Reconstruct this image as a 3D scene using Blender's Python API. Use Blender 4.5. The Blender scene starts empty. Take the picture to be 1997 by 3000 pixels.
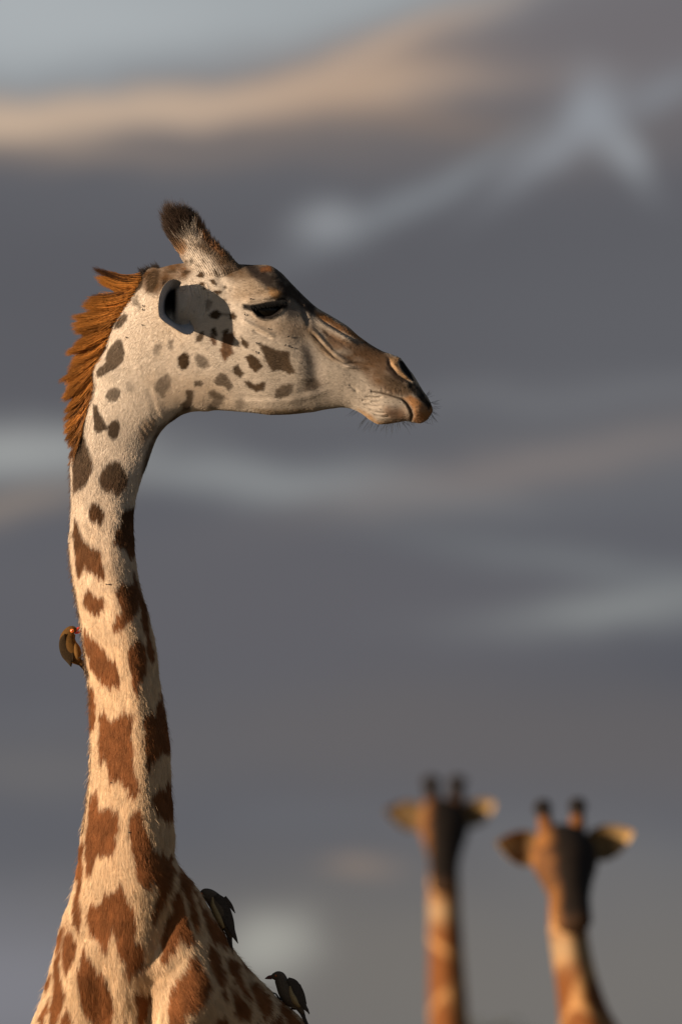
import bpy, math, random
import numpy as np
from mathutils import Vector

random.seed(7)
rng = np.random.default_rng(7)
SC = bpy.context.scene
COL = SC.collection

# ---------------------------------------------------------------- scale of the place
K = 0.00085          # metres per unit of the measured side view of the giraffe
CX = 998.5           # its middle column
ZB = 2.2             # height above the ground of its row 3000
D = 35.0             # camera to giraffe
CAMZ = 1.2


def W(px, py, y=0.0):
    return ((px - CX) * K, y, ZB + (3000.0 - py) * K)


# ---------------------------------------------------------------- camera
cd = bpy.data.cameras.new('camera')
cam = bpy.data.objects.new('camera', cd)
COL.objects.link(cam)
cam.location = (0, -D, CAMZ)
cam.rotation_euler = (math.radians(90), 0, 0)
cd.sensor_fit = 'VERTICAL'
cd.sensor_height = 36.0
cd.sensor_width = 24.0
cd.lens = 36.0 * D / (3000 * K)
cd.shift_y = (ZB + 1500 * K - CAMZ) / (3000 * K)
cd.clip_start = 1.0
cd.clip_end = 20000.0
cd.dof.use_dof = True
cd.dof.focus_distance = D - 0.05
cd.dof.aperture_fstop = cd.lens / 1000.0 / 0.084
SC.camera = cam

# ---------------------------------------------------------------- exposure
SC.view_settings.view_transform = 'Standard'
SC.view_settings.look = 'None'
SC.view_settings.exposure = 0.5
SC.view_settings.gamma = 1.0
SC.view_settings.use_curve_mapping = False
SC.render.engine = 'CYCLES'
SC.cycles.use_denoising = True
SC.cycles.use_adaptive_sampling = False
SC.cycles.max_bounces = 5
SC.cycles.diffuse_bounces = 3
SC.cycles.sample_clamp_indirect = 3.0
SC.cycles_curves.shape = 'RIBBONS'
SC.render.film_transparent = False

# ---------------------------------------------------------------- sun
SUN_AZ = math.radians(59)      # to the left, behind the camera
SUN_EL = math.radians(9)
sv = Vector((-math.sin(SUN_AZ) * math.cos(SUN_EL), -math.cos(SUN_AZ) * math.cos(SUN_EL), math.sin(SUN_EL)))
sd = bpy.data.lights.new('sun', 'SUN')
sd.energy = 5.0
sd.angle = math.radians(0.53)
sd.color = (1.0, 0.78, 0.57)
sun = bpy.data.objects.new('sun', sd)
COL.objects.link(sun)
sun.rotation_euler = (-sv).to_track_quat('-Z', 'Y').to_euler()
sun.location = (-20, -15, 12)

# ---------------------------------------------------------------- world: evening sky with long cloud banks
wd = bpy.data.worlds.new('World')
SC.world = wd
wd.use_nodes = True
nt = wd.node_tree
nt.nodes.clear()
N, L = nt.nodes, nt.links


def srgb(r, g, b):
    f = lambda c: (c / 255 / 12.92) if c / 255 <= 0.04045 else ((c / 255 + 0.055) / 1.055) ** 2.4
    return (f(r), f(g), f(b), 1.0)


out = N.new('ShaderNodeOutputWorld')
bg = N.new('ShaderNodeBackground')
L.new(bg.outputs[0], out.inputs[0])
sky = N.new('ShaderNodeTexSky')
sky.sky_type = 'NISHITA'
sky.sun_disc = False
sky.sun_elevation = SUN_EL
sky.sun_rotation = math.atan2(sv.x, sv.y)
sky.dust_density = 1.0
skm = N.new('ShaderNodeVectorMath'); skm.operation = 'SCALE'
skm.inputs['Scale'].default_value = 0.08
L.new(sky.outputs[0], skm.inputs[0])

tc = N.new('ShaderNodeTexCoord')
# long, flat cloud noise over the whole sky
mp = N.new('ShaderNodeMapping')
mp.inputs['Scale'].default_value = (9.0, 9.0, 46.0)
L.new(tc.outputs['Generated'], mp.inputs[0])
nz = N.new('ShaderNodeTexNoise')
nz.inputs['Scale'].default_value = 1.3
nz.inputs['Detail'].default_value = 3.0
nz.inputs['Roughness'].default_value = 0.45
L.new(mp.outputs[0], nz.inputs['Vector'])
rp = N.new('ShaderNodeValToRGB')
cr = rp.color_ramp
cr.elements[0].position = 0.30; cr.elements[0].color = srgb(86, 88, 95)
cr.elements[1].position = 0.72; cr.elements[1].color = srgb(116, 118, 122)
e = cr.elements.new(0.5); e.color = srgb(95, 96, 102)
L.new(nz.outputs['Fac'], rp.inputs[0])

# tangents of azimuth and elevation towards +y, gently warped, for the banks that lie there
sp = N.new('ShaderNodeSeparateXYZ'); L.new(tc.outputs['Generated'], sp.inputs[0])


def math_node(op, a, b=None, clamp=False):
    m = N.new('ShaderNodeMath'); m.operation = op; m.use_clamp = clamp
    for i, v in enumerate((a, b)):
        if v is None:
            continue
        if isinstance(v, (int, float)):
            m.inputs[i].default_value = v
        else:
            L.new(v, m.inputs[i])
    return m.outputs[0]


ymax = math_node('MAXIMUM', sp.outputs[1], 0.05)
ta = math_node('DIVIDE', sp.outputs[0], ymax)
te = math_node('DIVIDE', sp.outputs[2], ymax)
FW, FH = 1997 * K / D, 3000 * K / D
E0 = (ZB - CAMZ) / D                     # tangent of elevation at the lowest bank
uu = math_node('ADD', math_node('DIVIDE', ta, FW), 0.5)
vv = math_node('SUBTRACT', 1.0, math_node('DIVIDE', math_node('SUBTRACT', te, E0), FH))
cb = N.new('ShaderNodeCombineXYZ')
L.new(uu, cb.inputs[0]); L.new(vv, cb.inputs[1])
wz = N.new('ShaderNodeTexNoise'); wz.inputs['Scale'].default_value = 4.2; wz.inputs['Detail'].default_value = 2.5
wm = N.new('ShaderNodeMapping'); wm.inputs['Scale'].default_value = (1.0, 2.2, 1.0)
L.new(cb.outputs[0], wm.inputs[0]); L.new(wm.outputs[0], wz.inputs['Vector'])
ws = N.new('ShaderNodeVectorMath'); ws.operation = 'SUBTRACT'; ws.inputs[1].default_value = (0.5, 0.5, 0.5)
L.new(wz.outputs['Color'], ws.inputs[0])
wk = N.new('ShaderNodeVectorMath'); wk.operation = 'MULTIPLY'; wk.inputs[1].default_value = (0.10, 0.045, 0)
L.new(ws.outputs[0], wk.inputs[0])
wa = N.new('ShaderNodeVectorMath'); wa.operation = 'ADD'
L.new(cb.outputs[0], wa.inputs[0]); L.new(wk.outputs[0], wa.inputs[1])
UV = wa.outputs[0]
front = math_node('MULTIPLY', math_node('SUBTRACT', sp.outputs[1], 0.3), 5.0, True)


def bank(prev, u, v, su, sv_, rot, col, fac, sky_gap=False, power=1.0):
    m = N.new('ShaderNodeMapping'); m.vector_type = 'TEXTURE'
    m.inputs['Location'].default_value = (u, v, 0)
    m.inputs['Rotation'].default_value = (0, 0, math.radians(rot))
    m.inputs['Scale'].default_value = (su, sv_, 1)
    L.new(UV, m.inputs[0])
    d = N.new('ShaderNodeVectorMath'); d.operation = 'DOT_PRODUCT'
    L.new(m.outputs[0], d.inputs[0]); L.new(m.outputs[0], d.inputs[1])
    r2 = d.outputs['Value']
    if power != 1.0:
        r2 = math_node('POWER', r2, power)
    g = math_node('EXPONENT', math_node('MULTIPLY', r2, -1.0))
    g = math_node('MULTIPLY', math_node('MULTIPLY', g, fac), front)
    mx = N.new('ShaderNodeMix'); mx.data_type = 'RGBA'
    L.new(g, mx.inputs['Factor'])
    L.new(prev, mx.inputs['A'])
    if sky_gap:
        a = N.new('ShaderNodeMix'); a.data_type = 'RGBA'
        a.inputs['Factor'].default_value = 0.8
        L.new(skm.outputs[0], a.inputs['A']); a.inputs['B'].default_value = srgb(*col)
        L.new(a.outputs['Result'], mx.inputs['B'])
    else:
        mx.inputs['B'].default_value = srgb(*col)
    return mx.outputs['Result']


gz_ = N.new('ShaderNodeTexNoise'); gz_.inputs['Scale'].default_value = 0.8; gz_.inputs['Detail'].default_value = 4.0
gmap = N.new('ShaderNodeMapping'); gmap.inputs['Scale'].default_value = (3.0, 3.0, 7.0)
L.new(tc.outputs['Generated'], gmap.inputs[0]); L.new(gmap.outputs[0], gz_.inputs['Vector'])
gap = math_node('MULTIPLY', math_node('SUBTRACT', gz_.outputs['Fac'], 0.36), 6.0, True)
high = math_node('MULTIPLY', math_node('SUBTRACT', sp.outputs[2], 0.10), 8.0, True)
gm_ = N.new('ShaderNodeMix'); gm_.data_type = 'RGBA'
L.new(math_node('MULTIPLY', gap, high), gm_.inputs['Factor'])
L.new(rp.outputs[0], gm_.inputs['A']); L.new(skm.outputs[0], gm_.inputs['B'])
c = gm_.outputs['Result']
BANKS = [
    # u, v, su, sv, rot, colour, strength, open sky, edge
    (0.50, 0.30, 0.95, 0.16, 0, (90, 90, 95), 0.9, 0, 1.5),
    (0.95, 0.32, 0.45, 0.12, 0, (97, 98, 103), 0.7, 0, 1),
    (0.90, 0.05, 0.50, 0.10, 0, (113, 109, 112), 0.9, 0, 1.5),
    (0.60, 0.13, 0.45, 0.035, 0, (110, 105, 105), 0.7, 0, 1),
    (0.10, -0.01, 0.62, 0.100, -4, (176, 180, 186), 1.0, 1, 2.2),
    (0.45, -0.03, 0.30, 0.055, 0, (164, 168, 174), 0.8, 1, 1.5),
    (0.16, 0.107, 0.50, 0.020, -3, (200, 175, 152), 0.85, 0, 1.6),
    (0.02, 0.125, 0.12, 0.020, 5, (200, 176, 153), 0.75, 0, 1),
    (0.50, 0.085, 0.16, 0.032, -6, (184, 158, 136), 0.8, 0, 1),
    (0.54, 0.052, 0.20, 0.014, -14, (188, 164, 144), 0.7, 0, 1),
    (0.62, 0.115, 0.12, 0.012, 3, (140, 122, 110), 0.5, 0, 1),
    (0.10, 0.150, 0.35, 0.016, 0, (138, 124, 115), 0.45, 0, 1),
    (0.87, 0.105, 0.035, 0.030, 0, (148, 152, 158), 0.9, 0, 1),
    (0.91, 0.145, 0.055, 0.017, 38, (148, 152, 157), 0.85, 0, 1),
    (0.82, 0.140, 0.10, 0.016, -25, (142, 146, 152), 0.8, 0, 1),
    (0.98, 0.085, 0.07, 0.016, -20, (132, 136, 142), 0.7, 0, 1),
    (0.63, 0.185, 0.20, 0.015, -20, (130, 134, 139), 0.75, 0, 1),
    (0.48, 0.222, 0.05, 0.018, -10, (146, 149, 153), 0.85, 0, 1),
    (0.02, 0.435, 0.20, 0.028, 0, (158, 160, 159), 0.9, 0, 1.3),
    (0.40, 0.472, 0.32, 0.020, 3, (142, 145, 146), 0.8, 0, 1),
    (0.85, 0.385, 0.40, 0.018, -3, (113, 114, 118), 0.6, 0, 1),
    (0.80, 0.455, 0.35, 0.025, -8, (126, 119, 117), 0.8, 0, 1),
    (0.02, 0.490, 0.12, 0.018, -5, (142, 131, 122), 0.75, 0, 1),
    (0.40, 0.60, 0.55, 0.085, 0, (97, 96, 101), 0.85, 0, 1.5),
    (0.90, 0.555, 0.30, 0.018, 6, (117, 120, 123), 0.65, 0, 1),
    (0.92, 0.595, 0.20, 0.020, -4, (138, 141, 141), 0.8, 0, 1),
    (0.75, 0.72, 0.60, 0.06, 0, (104, 100, 100), 0.7, 0, 1.5),
    (0.05, 0.75, 0.20, 0.03, 0, (112, 109, 108), 0.5, 0, 1),
    (0.70, 0.96, 0.80, 0.12, 0, (117, 113, 108), 0.9, 0, 1.5),
    (0.00, 0.97, 0.26, 0.09, 0, (130, 130, 137), 0.8, 0, 1.2),
    (0.53, 0.845, 0.055, 0.010, 0, (142, 126, 114), 0.75, 0, 1),
    (0.40, 0.925, 0.070, 0.032, 0, (168, 167, 159), 0.8, 0, 1.3),
    (0.88, 0.88, 0.22, 0.07, 0, (111, 110, 111), 0.5, 0, 1),
]
for b in BANKS:
    c = bank(c, *b[:7], sky_gap=bool(b[7]), power=b[8])
L.new(c, bg.inputs['Color'])
bg.inputs['Strength'].default_value = 0.72


# ================================================================ helpers
def hash01(ix, iy, iz=0):
    n = (ix.astype(np.int64) * 374761393 + iy.astype(np.int64) * 668265263 + np.asarray(iz).astype(np.int64) * 2147483647) & 0x7fffffff
    n = ((n ^ (n >> 13)) * 1274126177) & 0x7fffffff
    return ((n ^ (n >> 16)) & 0xffff) / 65535.0


def vnoise(x, y, seed=0):
    x = np.asarray(x, float) + seed * 17.31
    y = np.asarray(y, float) + seed * 9.77
    ix, iy = np.floor(x), np.floor(y)
    fx, fy = x - ix, y - iy
    fx = fx * fx * (3 - 2 * fx); fy = fy * fy * (3 - 2 * fy)
    a = hash01(ix, iy); b = hash01(ix + 1, iy); c_ = hash01(ix, iy + 1); d = hash01(ix + 1, iy + 1)
    return (a + (b - a) * fx) * (1 - fy) + (c_ + (d - c_) * fx) * fy


def fnoise(x, y, seed=0, oct=3):
    s, a, t = 0, 1.0, 0
    for o in range(oct):
        s = s + a * vnoise(x * 2 ** o, y * 2 ** o, seed + o * 3)
        t += a; a *= 0.5
    return s / t


def catmull(P, n):
    """P (m, k) resampled to n points, uniform in the control index as weighted by distance of the first 2 columns pair"""
    P = np.asarray(P, float)
    m = len(P)
    u = np.linspace(0, m - 1, n)
    i = np.clip(np.floor(u).astype(int), 0, m - 2)
    f = (u - i)[:, None]
    p0 = P[np.clip(i - 1, 0, m - 1)]; p1 = P[i]; p2 = P[i + 1]; p3 = P[np.clip(i + 2, 0, m - 1)]
    return 0.5 * ((2 * p1) + (-p0 + p2) * f + (2 * p0 - 5 * p1 + 4 * p2 - p3) * f ** 2 + (-p0 + 3 * p1 - 3 * p2 + p3) * f ** 3)


def resample(P, n, cols):
    Q = catmull(P, max(len(P) * 40, 400))
    seg = np.sqrt((np.diff(Q[:, cols], axis=0) ** 2).sum(1))
    s = np.concatenate([[0], np.cumsum(seg)])
    t = np.linspace(0, s[-1], n)
    return np.stack([np.interp(t, s, Q[:, k]) for k in range(Q.shape[1])], 1)


def seg_dist(px, py, pts):
    best = np.full(px.shape, 1e9)
    for (x0, y0), (x1, y1) in zip(pts[:-1], pts[1:]):
        dx, dy = x1 - x0, y1 - y0
        l2 = dx * dx + dy * dy + 1e-9
        t = np.clip(((px - x0) * dx + (py - y0) * dy) / l2, 0, 1)
        d = (px - x0 - t * dx) ** 2 + (py - y0 - t * dy) ** 2
        best = np.minimum(best, d)
    return np.sqrt(best)


def poly_sd(px, py, pts):
    """signed distance, negative inside"""
    d = seg_dist(px, py, list(pts) + [pts[0]])
    inside = np.zeros(px.shape, bool)
    n = len(pts)
    for i in range(n):
        x0, y0 = pts[i]; x1, y1 = pts[(i + 1) % n]
        if y0 == y1:
            continue
        cnd = ((y0 > py) != (y1 > py)) & (px < (x1 - x0) * (py - y0) / (y1 - y0) + x0)
        inside ^= cnd
    return np.where(inside, -d, d)


def sstep(a, b, x):
    t = np.clip((x - a) / (b - a), 0, 1)
    return t * t * (3 - 2 * t)


SHEET = {'H1': (180, 580, .38265), 'H2': (680, 720, .38265), 'N3': (180, 1100, .31888), 'N4': (150, 1600, .31888),
         'N5': (150, 2050, .31888), 'N6': (60, 2450, .35077), 'N7': (450, 2500, .31888), 'E1': (440, 780, .19133),
         'E2': (680, 800, .19133), 'E3': (1000, 1000, .19133), 'O7': (460, 580, .15306), 'B4': (150, 1800, .09566),
         'B5': (560, 2580, .10204), 'B6': (760, 2820, .10204), 'BG': (1050, 2200, .5421)}


def S(sheet, pts):
    x0, y0, s = SHEET[sheet]
    return [(x0 + x * s, y0 + y * s) for x, y in pts]


def mesh_obj(name, V, F, mat, parent=None, smooth=True, colors=None):
    me = bpy.data.meshes.new(name)
    V = np.asarray(V, np.float32)
    if isinstance(F, np.ndarray) and F.ndim == 2:
        me.vertices.add(len(V)); me.vertices.foreach_set('co', V.ravel())
        k = F.shape[1]
        me.loops.add(F.size); me.loops.foreach_set('vertex_index', F.astype(np.int32).ravel())
        me.polygons.add(len(F))
        me.polygons.foreach_set('loop_start', np.arange(0, F.size, k, dtype=np.int32))
        me.update(calc_edges=True)
        me.validate()
    else:
        me.from_pydata([tuple(map(float, v)) for v in V], [], [tuple(map(int, f)) for f in F])
        me.update()
    if smooth:
        me.polygons.foreach_set('use_smooth', np.ones(len(me.polygons), bool))
    if colors is not None:
        at = me.attributes.new('coat', 'FLOAT_COLOR', 'POINT')
        cc = np.ones((len(V), 4), np.float32); cc[:, :3] = colors
        at.data.foreach_set('color', cc.ravel())
    if mat:
        me.materials.append(mat)
    o = bpy.data.objects.new(name, me)
    COL.objects.link(o)
    if parent:
        o.parent = parent
        o.matrix_parent_inverse = parent.matrix_world.inverted()
    return o


def grid_faces(ni, nj, wrap=True, off=0):
    i = np.arange(ni - 1)[:, None]; j = np.arange(nj if wrap else nj - 1)[None, :]
    j2 = (j + 1) % nj
    a = i * nj + j; b = i * nj + j2; c_ = (i + 1) * nj + j2; d = (i + 1) * nj + j
    return np.stack([a, b, c_, d], -1).reshape(-1, 4) + off


def tube(path, nseg=16, nring=None, up=(0, 1, 0)):
    """path rows: x, y, z, r_side, r_up ; closed pointed ends; returns V, F"""
    P = np.asarray(path, float)
    if nring:
        P = resample(P, nring, [0, 1, 2])
    C = P[:, :3]
    T = np.gradient(C, axis=0); T /= np.linalg.norm(T, axis=1)[:, None] + 1e-12
    U = np.asarray(up, float)
    Sd = np.cross(T, U); Sd /= np.linalg.norm(Sd, axis=1)[:, None] + 1e-12
    Up = np.cross(Sd, T)
    th = np.linspace(0, 2 * np.pi, nseg, endpoint=False)
    V = C[:, None, :] + Sd[:, None, :] * (np.cos(th)[None, :, None] * P[:, 3][:, None, None]) + Up[:, None, :] * (np.sin(th)[None, :, None] * P[:, 4][:, None, None])
    n = len(P)
    F = grid_faces(n, nseg)
    V = V.reshape(-1, 3)
    V = np.vstack([V, C[0], C[-1]])
    a, b = len(V) - 2, len(V) - 1
    j = np.arange(nseg); j2 = (j + 1) % nseg
    t1 = np.stack([np.full(nseg, a), j2, j, j], 1)
    t2 = np.stack([np.full(nseg, b), (n - 1) * nseg + j, (n - 1) * nseg + j2, (n - 1) * nseg + j2], 1)
    faces = [tuple(f) for f in F] + [tuple(f[:3]) for f in t1] + [tuple(f[:3]) for f in t2]
    return V, faces


def merge(parts):
    V, F, o = [], [], 0
    for v, f in parts:
        V.append(np.asarray(v, float)); F += [tuple(int(i) + o for i in q) for q in f]
        o += len(v)
    return np.vstack(V), F


def mat_attr(name, rough=0.75, bump=0.25, scale=900.0, spec=0.15, vary=0.25):
    m = bpy.data.materials.new(name); m.use_nodes = True
    t = m.node_tree; b = t.nodes['Principled BSDF']
    a = t.nodes.new('ShaderNodeAttribute'); a.attribute_name = 'coat'
    n = t.nodes.new('ShaderNodeTexNoise'); n.inputs['Scale'].default_value = scale; n.inputs['Detail'].default_value = 3
    x = t.nodes.new('ShaderNodeTexCoord'); t.links.new(x.outputs['Object'], n.inputs['Vector'])
    mr = t.nodes.new('ShaderNodeMapRange')
    mr.inputs['To Min'].default_value = 1 - vary; mr.inputs['To Max'].default_value = 1 + vary
    t.links.new(n.outputs['Fac'], mr.inputs['Value'])
    mu = t.nodes.new('ShaderNodeVectorMath'); mu.operation = 'SCALE'
    t.links.new(a.outputs['Color'], mu.inputs[0]); t.links.new(mr.outputs[0], mu.inputs['Scale'])
    t.links.new(mu.outputs[0], b.inputs['Base Color'])
    b.inputs['Roughness'].default_value = rough
    b.inputs['Specular IOR Level'].default_value = spec
    if bump:
        bp = t.nodes.new('ShaderNodeBump'); bp.inputs['Strength'].default_value = bump; bp.inputs['Distance'].default_value = 0.002
        t.links.new(n.outputs['Fac'], bp.inputs['Height']); t.links.new(bp.outputs[0], b.inputs['Normal'])
    return m


def mat_plain(name, col, rough=0.7, spec=0.2, noise=0.2, scale=60.0):
    m = bpy.data.materials.new(name); m.use_nodes = True
    t = m.node_tree; b = t.nodes['Principled BSDF']
    n = t.nodes.new('ShaderNodeTexNoise'); n.inputs['Scale'].default_value = scale; n.inputs['Detail'].default_value = 4
    x = t.nodes.new('ShaderNodeTexCoord'); t.links.new(x.outputs['Object'], n.inputs['Vector'])
    r = t.nodes.new('ShaderNodeValToRGB')
    r.color_ramp.elements[0].position = 0.25; r.color_ramp.elements[1].position = 0.75
    r.color_ramp.elements[0].color = tuple(c_ * (1 - noise) for c_ in col) + (1,)
    r.color_ramp.elements[1].color = tuple(min(1, c_ * (1 + noise)) for c_ in col) + (1,)
    t.links.new(n.outputs['Fac'], r.inputs[0]); t.links.new(r.outputs[0], b.inputs['Base Color'])
    b.inputs['Roughness'].default_value = rough
    b.inputs['Specular IOR Level'].default_value = spec
    return m


def mat_hair(name, tip_dark=0.0, rough=0.55, spec=0.25, vary=0.5):
    m = bpy.data.materials.new(name); m.use_nodes = True
    t = m.node_tree; b = t.nodes['Principled BSDF']
    a = t.nodes.new('ShaderNodeAttribute'); a.attribute_name = 'coat'
    hi = t.nodes.new('ShaderNodeHairInfo')
    mr = t.nodes.new('ShaderNodeMapRange'); mr.inputs['To Min'].default_value = 1 - vary * 0.5; mr.inputs['To Max'].default_value = 1 + vary * 0.5
    t.links.new(hi.outputs['Random'], mr.inputs['Value'])
    mu = t.nodes.new('ShaderNodeVectorMath'); mu.operation = 'SCALE'
    t.links.new(a.outputs['Color'], mu.inputs[0]); t.links.new(mr.outputs[0], mu.inputs['Scale'])
    src = mu.outputs[0]
    if tip_dark:
        tr = t.nodes.new('ShaderNodeMapRange'); tr.inputs['From Min'].default_value = 0.45; tr.inputs['To Min'].default_value = 1.0; tr.inputs['To Max'].default_value = 1 - tip_dark
        t.links.new(hi.outputs['Intercept'], tr.inputs['Value'])
        m2 = t.nodes.new('ShaderNodeVectorMath'); m2.operation = 'SCALE'
        t.links.new(src, m2.inputs[0]); t.links.new(tr.outputs[0], m2.inputs['Scale']); src = m2.outputs[0]
    t.links.new(src, b.inputs['Base Color'])
    b.inputs['Roughness'].default_value = rough
    b.inputs['Specular IOR Level'].default_value = spec
    return m


def hair_obj(name, P, rad, col, mat, parent, kind='stuff'):
    """P (n, k, 3), rad (k,) or (n, k), col (n, 3)"""
    n, k, _ = P.shape
    hc = bpy.data.hair_curves.new(name)
    hc.add_curves([k] * n)
    hc.attributes['position'].data.foreach_set('vector', P.astype(np.float32).ravel())
    ra = hc.attributes.get('radius') or hc.attributes.new('radius', 'FLOAT', 'POINT')
    R = np.broadcast_to(np.asarray(rad, np.float32), (n, k)).astype(np.float32)
    ra.data.foreach_set('value', np.ascontiguousarray(R).ravel())
    ca = hc.attributes.new('coat', 'FLOAT_COLOR', 'CURVE')
    cc = np.ones((n, 4), np.float32); cc[:, :3] = col
    ca.data.foreach_set('color', cc.ravel())
    hc.materials.append(mat)
    o = bpy.data.objects.new(name, hc)
    COL.objects.link(o)
    o.parent = parent
    o.matrix_parent_inverse = parent.matrix_world.inverted()
    if kind:
        o['kind'] = kind
    return o


def empty(name, loc):
    o = bpy.data.objects.new(name, None)
    COL.objects.link(o)
    o.location = loc
    o.empty_display_size = 0.2
    bpy.context.view_layer.update()
    return o


def tag(o, label, cat, group=None, kind=None):
    o['label'] = label
    o['category'] = cat
    if group:
        o['group'] = group
    if kind:
        o['kind'] = kind
    return o


# ================================================================ ground
def ground_z(x, y):
    dip = -0.75 * sstep(12, 45, np.asarray(y, float))
    return dip + 0.04 * (fnoise(np.asarray(x) * 0.2, np.asarray(y) * 0.2, 3) - 0.5) * (np.abs(np.asarray(y)) > 3)


gx = np.concatenate([-np.geomspace(8000, 20, 26), np.linspace(-18, 18, 37), np.geomspace(20, 8000, 26)])
gy = np.concatenate([-np.geomspace(8000, 45, 22), np.linspace(-42, 100, 72), np.geomspace(104, 8000, 26)])
GX, GY = np.meshgrid(gx, gy, indexing='ij')
GV = np.stack([GX, GY, ground_z(GX, GY)], -1).reshape(-1, 3)
gm = bpy.data.materials.new('dry_grassland'); gm.use_nodes = True
t = gm.node_tree; b = t.nodes['Principled BSDF']
n1 = t.nodes.new('ShaderNodeTexNoise'); n1.inputs['Scale'].default_value = 0.35; n1.inputs['Detail'].default_value = 8
tx = t.nodes.new('ShaderNodeTexCoord'); t.links.new(tx.outputs['Object'], n1.inputs['Vector'])
r1 = t.nodes.new('ShaderNodeValToRGB')
r1.color_ramp.elements[0].position = 0.3; r1.color_ramp.elements[0].color = (0.10, 0.085, 0.045, 1)
r1.color_ramp.elements[1].position = 0.7; r1.color_ramp.elements[1].color = (0.24, 0.18, 0.09, 1)
t.links.new(n1.outputs['Fac'], r1.inputs[0]); t.links.new(r1.outputs[0], b.inputs['Base Color'])
b.inputs['Roughness'].default_value = 0.9
g = mesh_obj('ground', GV, grid_faces(len(gx), len(gy), wrap=False)[:, ::-1], gm)
g['kind'] = 'structure'

# ================================================================ the near giraffe: coat map
HB = (0.074, 0.046, 0.025)
PATCH = []          # (polygon, colour or None, strength, softness)


def patch(sheet, pts, strength=1.0, soft=3.0, col=None):
    PATCH.append((S(sheet, pts), col, strength, soft))


# washes first (soft areas of other hair colour, some with painted shade), then the spots
WASH = []


def wash(sheet, pts, col, strength=1.0, soft=12.0):
    WASH.append((S(sheet, pts), col, strength, soft))


wash('H1', [(600, 540), (760, 510), (930, 460), (1010, 560), (960, 630), (830, 650), (740, 740), (650, 720), (590, 640)], (.13, .07, .032), .9, 12)
wash('H1', [(1000, 380), (1130, 330), (1240, 390), (1400, 510), (1568, 560), (1568, 640), (1450, 620), (1330, 640), (1240, 600), (1150, 460)], (.15, .095, .055), .9, 14)
wash('H2', [(0, 330), (100, 200), (250, 260), (390, 390), (300, 430), (100, 440), (0, 400)], (.34, .25, .165), .75, 25)
wash('H2', [(90, 140), (190, 140), (310, 155), (370, 200), (560, 390), (650, 470), (640, 545), (590, 520), (510, 470), (440, 420), (370, 385), (290, 345), (215, 285), (140, 225)], (.052, .04, .034), 1.0, 10)  # dark dorsal stripe, with the shade of its right-facing slope painted in
wash('H2', [(215, 165), (315, 160), (305, 200), (230, 198)], (.30, .13, .05), .8, 6)
wash('E2', [(560, 220), (700, 260), (770, 320), (720, 390), (650, 400), (580, 330)], (.33, .19, .08), .8, 6)
wash('E2', [(800, 540), (880, 380), (1000, 480), (1150, 600), (1290, 830), (1300, 930), (1200, 900), (1130, 820), (1050, 700), (900, 700), (830, 640)], (.15, .135, .125), .75, 9)
wash('H2', [(120, 480), (330, 560), (450, 560), (640, 640), (560, 740), (350, 700), (200, 640)], (.36, .27, .19), .6, 20)
wash('H2', [(560, 620), (640, 660), (790, 830), (860, 900), (760, 880), (660, 800)], (.20, .135, .08), .8, 12)
wash('H2', [(540, 760), (640, 780), (700, 900), (690, 1090), (600, 1120), (560, 960)], (.26, .225, .20), .5, 26)  # shade of the hollow before the cheek, painted into the coat
wash('H2', [(640, 505), (700, 520), (860, 620), (970, 690), (1060, 770), (960, 720), (800, 640), (650, 550)], (.30, .15, .06), .95, 5)
wash('H2', [(690, 640), (760, 670), (880, 730), (940, 790), (830, 800), (770, 800), (720, 720)], (.19, .11, .06), .8, 10)
wash('H2', [(830, 840), (960, 790), (1080, 770), (1200, 850), (1190, 960), (1300, 1040), (1390, 1110), (1330, 1150), (1200, 1150), (1090, 1080), (980, 960), (870, 890)], (.15, .09, .05), .9, 18)
wash('E3', [(60, 0), (380, 0), (740, 200), (700, 450), (560, 380), (300, 220), (100, 120)], (.14, .082, .045), .85, 12)
wash('E3', [(560, 480), (800, 560), (1010, 680), (1100, 790), (1010, 840), (880, 800), (700, 740)], (.13, .09, .058), .85, 10)
wash('E3', [(740, 245), (890, 255), (870, 340), (910, 420), (1000, 530), (1090, 605), (960, 595), (860, 500), (745, 380)], (.36, .23, .125), .95, 3)
wash('E3', [(690, 230), (740, 240), (730, 350), (860, 510), (1000, 610), (1090, 640), (980, 650), (830, 590), (680, 440)], (.075, .05, .036), .9, 4)
wash('E3', [(1000, 610), (1130, 640), (1250, 780), (1350, 930), (1390, 1030), (1320, 1060), (1250, 960), (1180, 880), (1100, 800), (1020, 690)], (.028, .023, .020), .95, 5)
wash('E3', [(930, 870), (1050, 830), (1180, 890), (1250, 960), (1330, 1060), (1400, 1000), (1390, 1120), (1280, 1240), (1150, 1265), (1100, 1210), (1110, 1110), (1060, 1000), (980, 920)], (.36, .19, .085), .9, 6)
wash('E3', [(680, 1020), (830, 1040), (960, 1030), (1050, 1180), (1000, 1230), (850, 1220), (760, 1180), (660, 1120)], (.32, .16, .075), .6, 16)
wash('E3', [(260, 1040), (420, 1120), (560, 1225), (740, 1225), (900, 1220), (880, 1260), (560, 1280), (400, 1180)], (.44, .25, .10), .8, 8)
wash('H2', [(160, 1245), (400, 1255), (660, 1240), (480, 1300), (250, 1300)], (.22, .15, .08), .7, 6)
wash('O7', [(820, 430), (900, 560), (1000, 760), (1200, 930), (1360, 1120), (1260, 1130), (1080, 1000), (930, 880), (830, 760), (740, 560)], (.28, .125, .045), .9, 5)
wash('O7', [(130, 100), (700, 200), (800, 430), (700, 530), (560, 590), (530, 720), (350, 880), (100, 780)], (.055, .034, .024), .95, 8)
wash('O7', [(350, 860), (560, 840), (600, 960), (540, 1080), (480, 1120), (400, 1020)], (.34, .17, .06), .9, 5)
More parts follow.
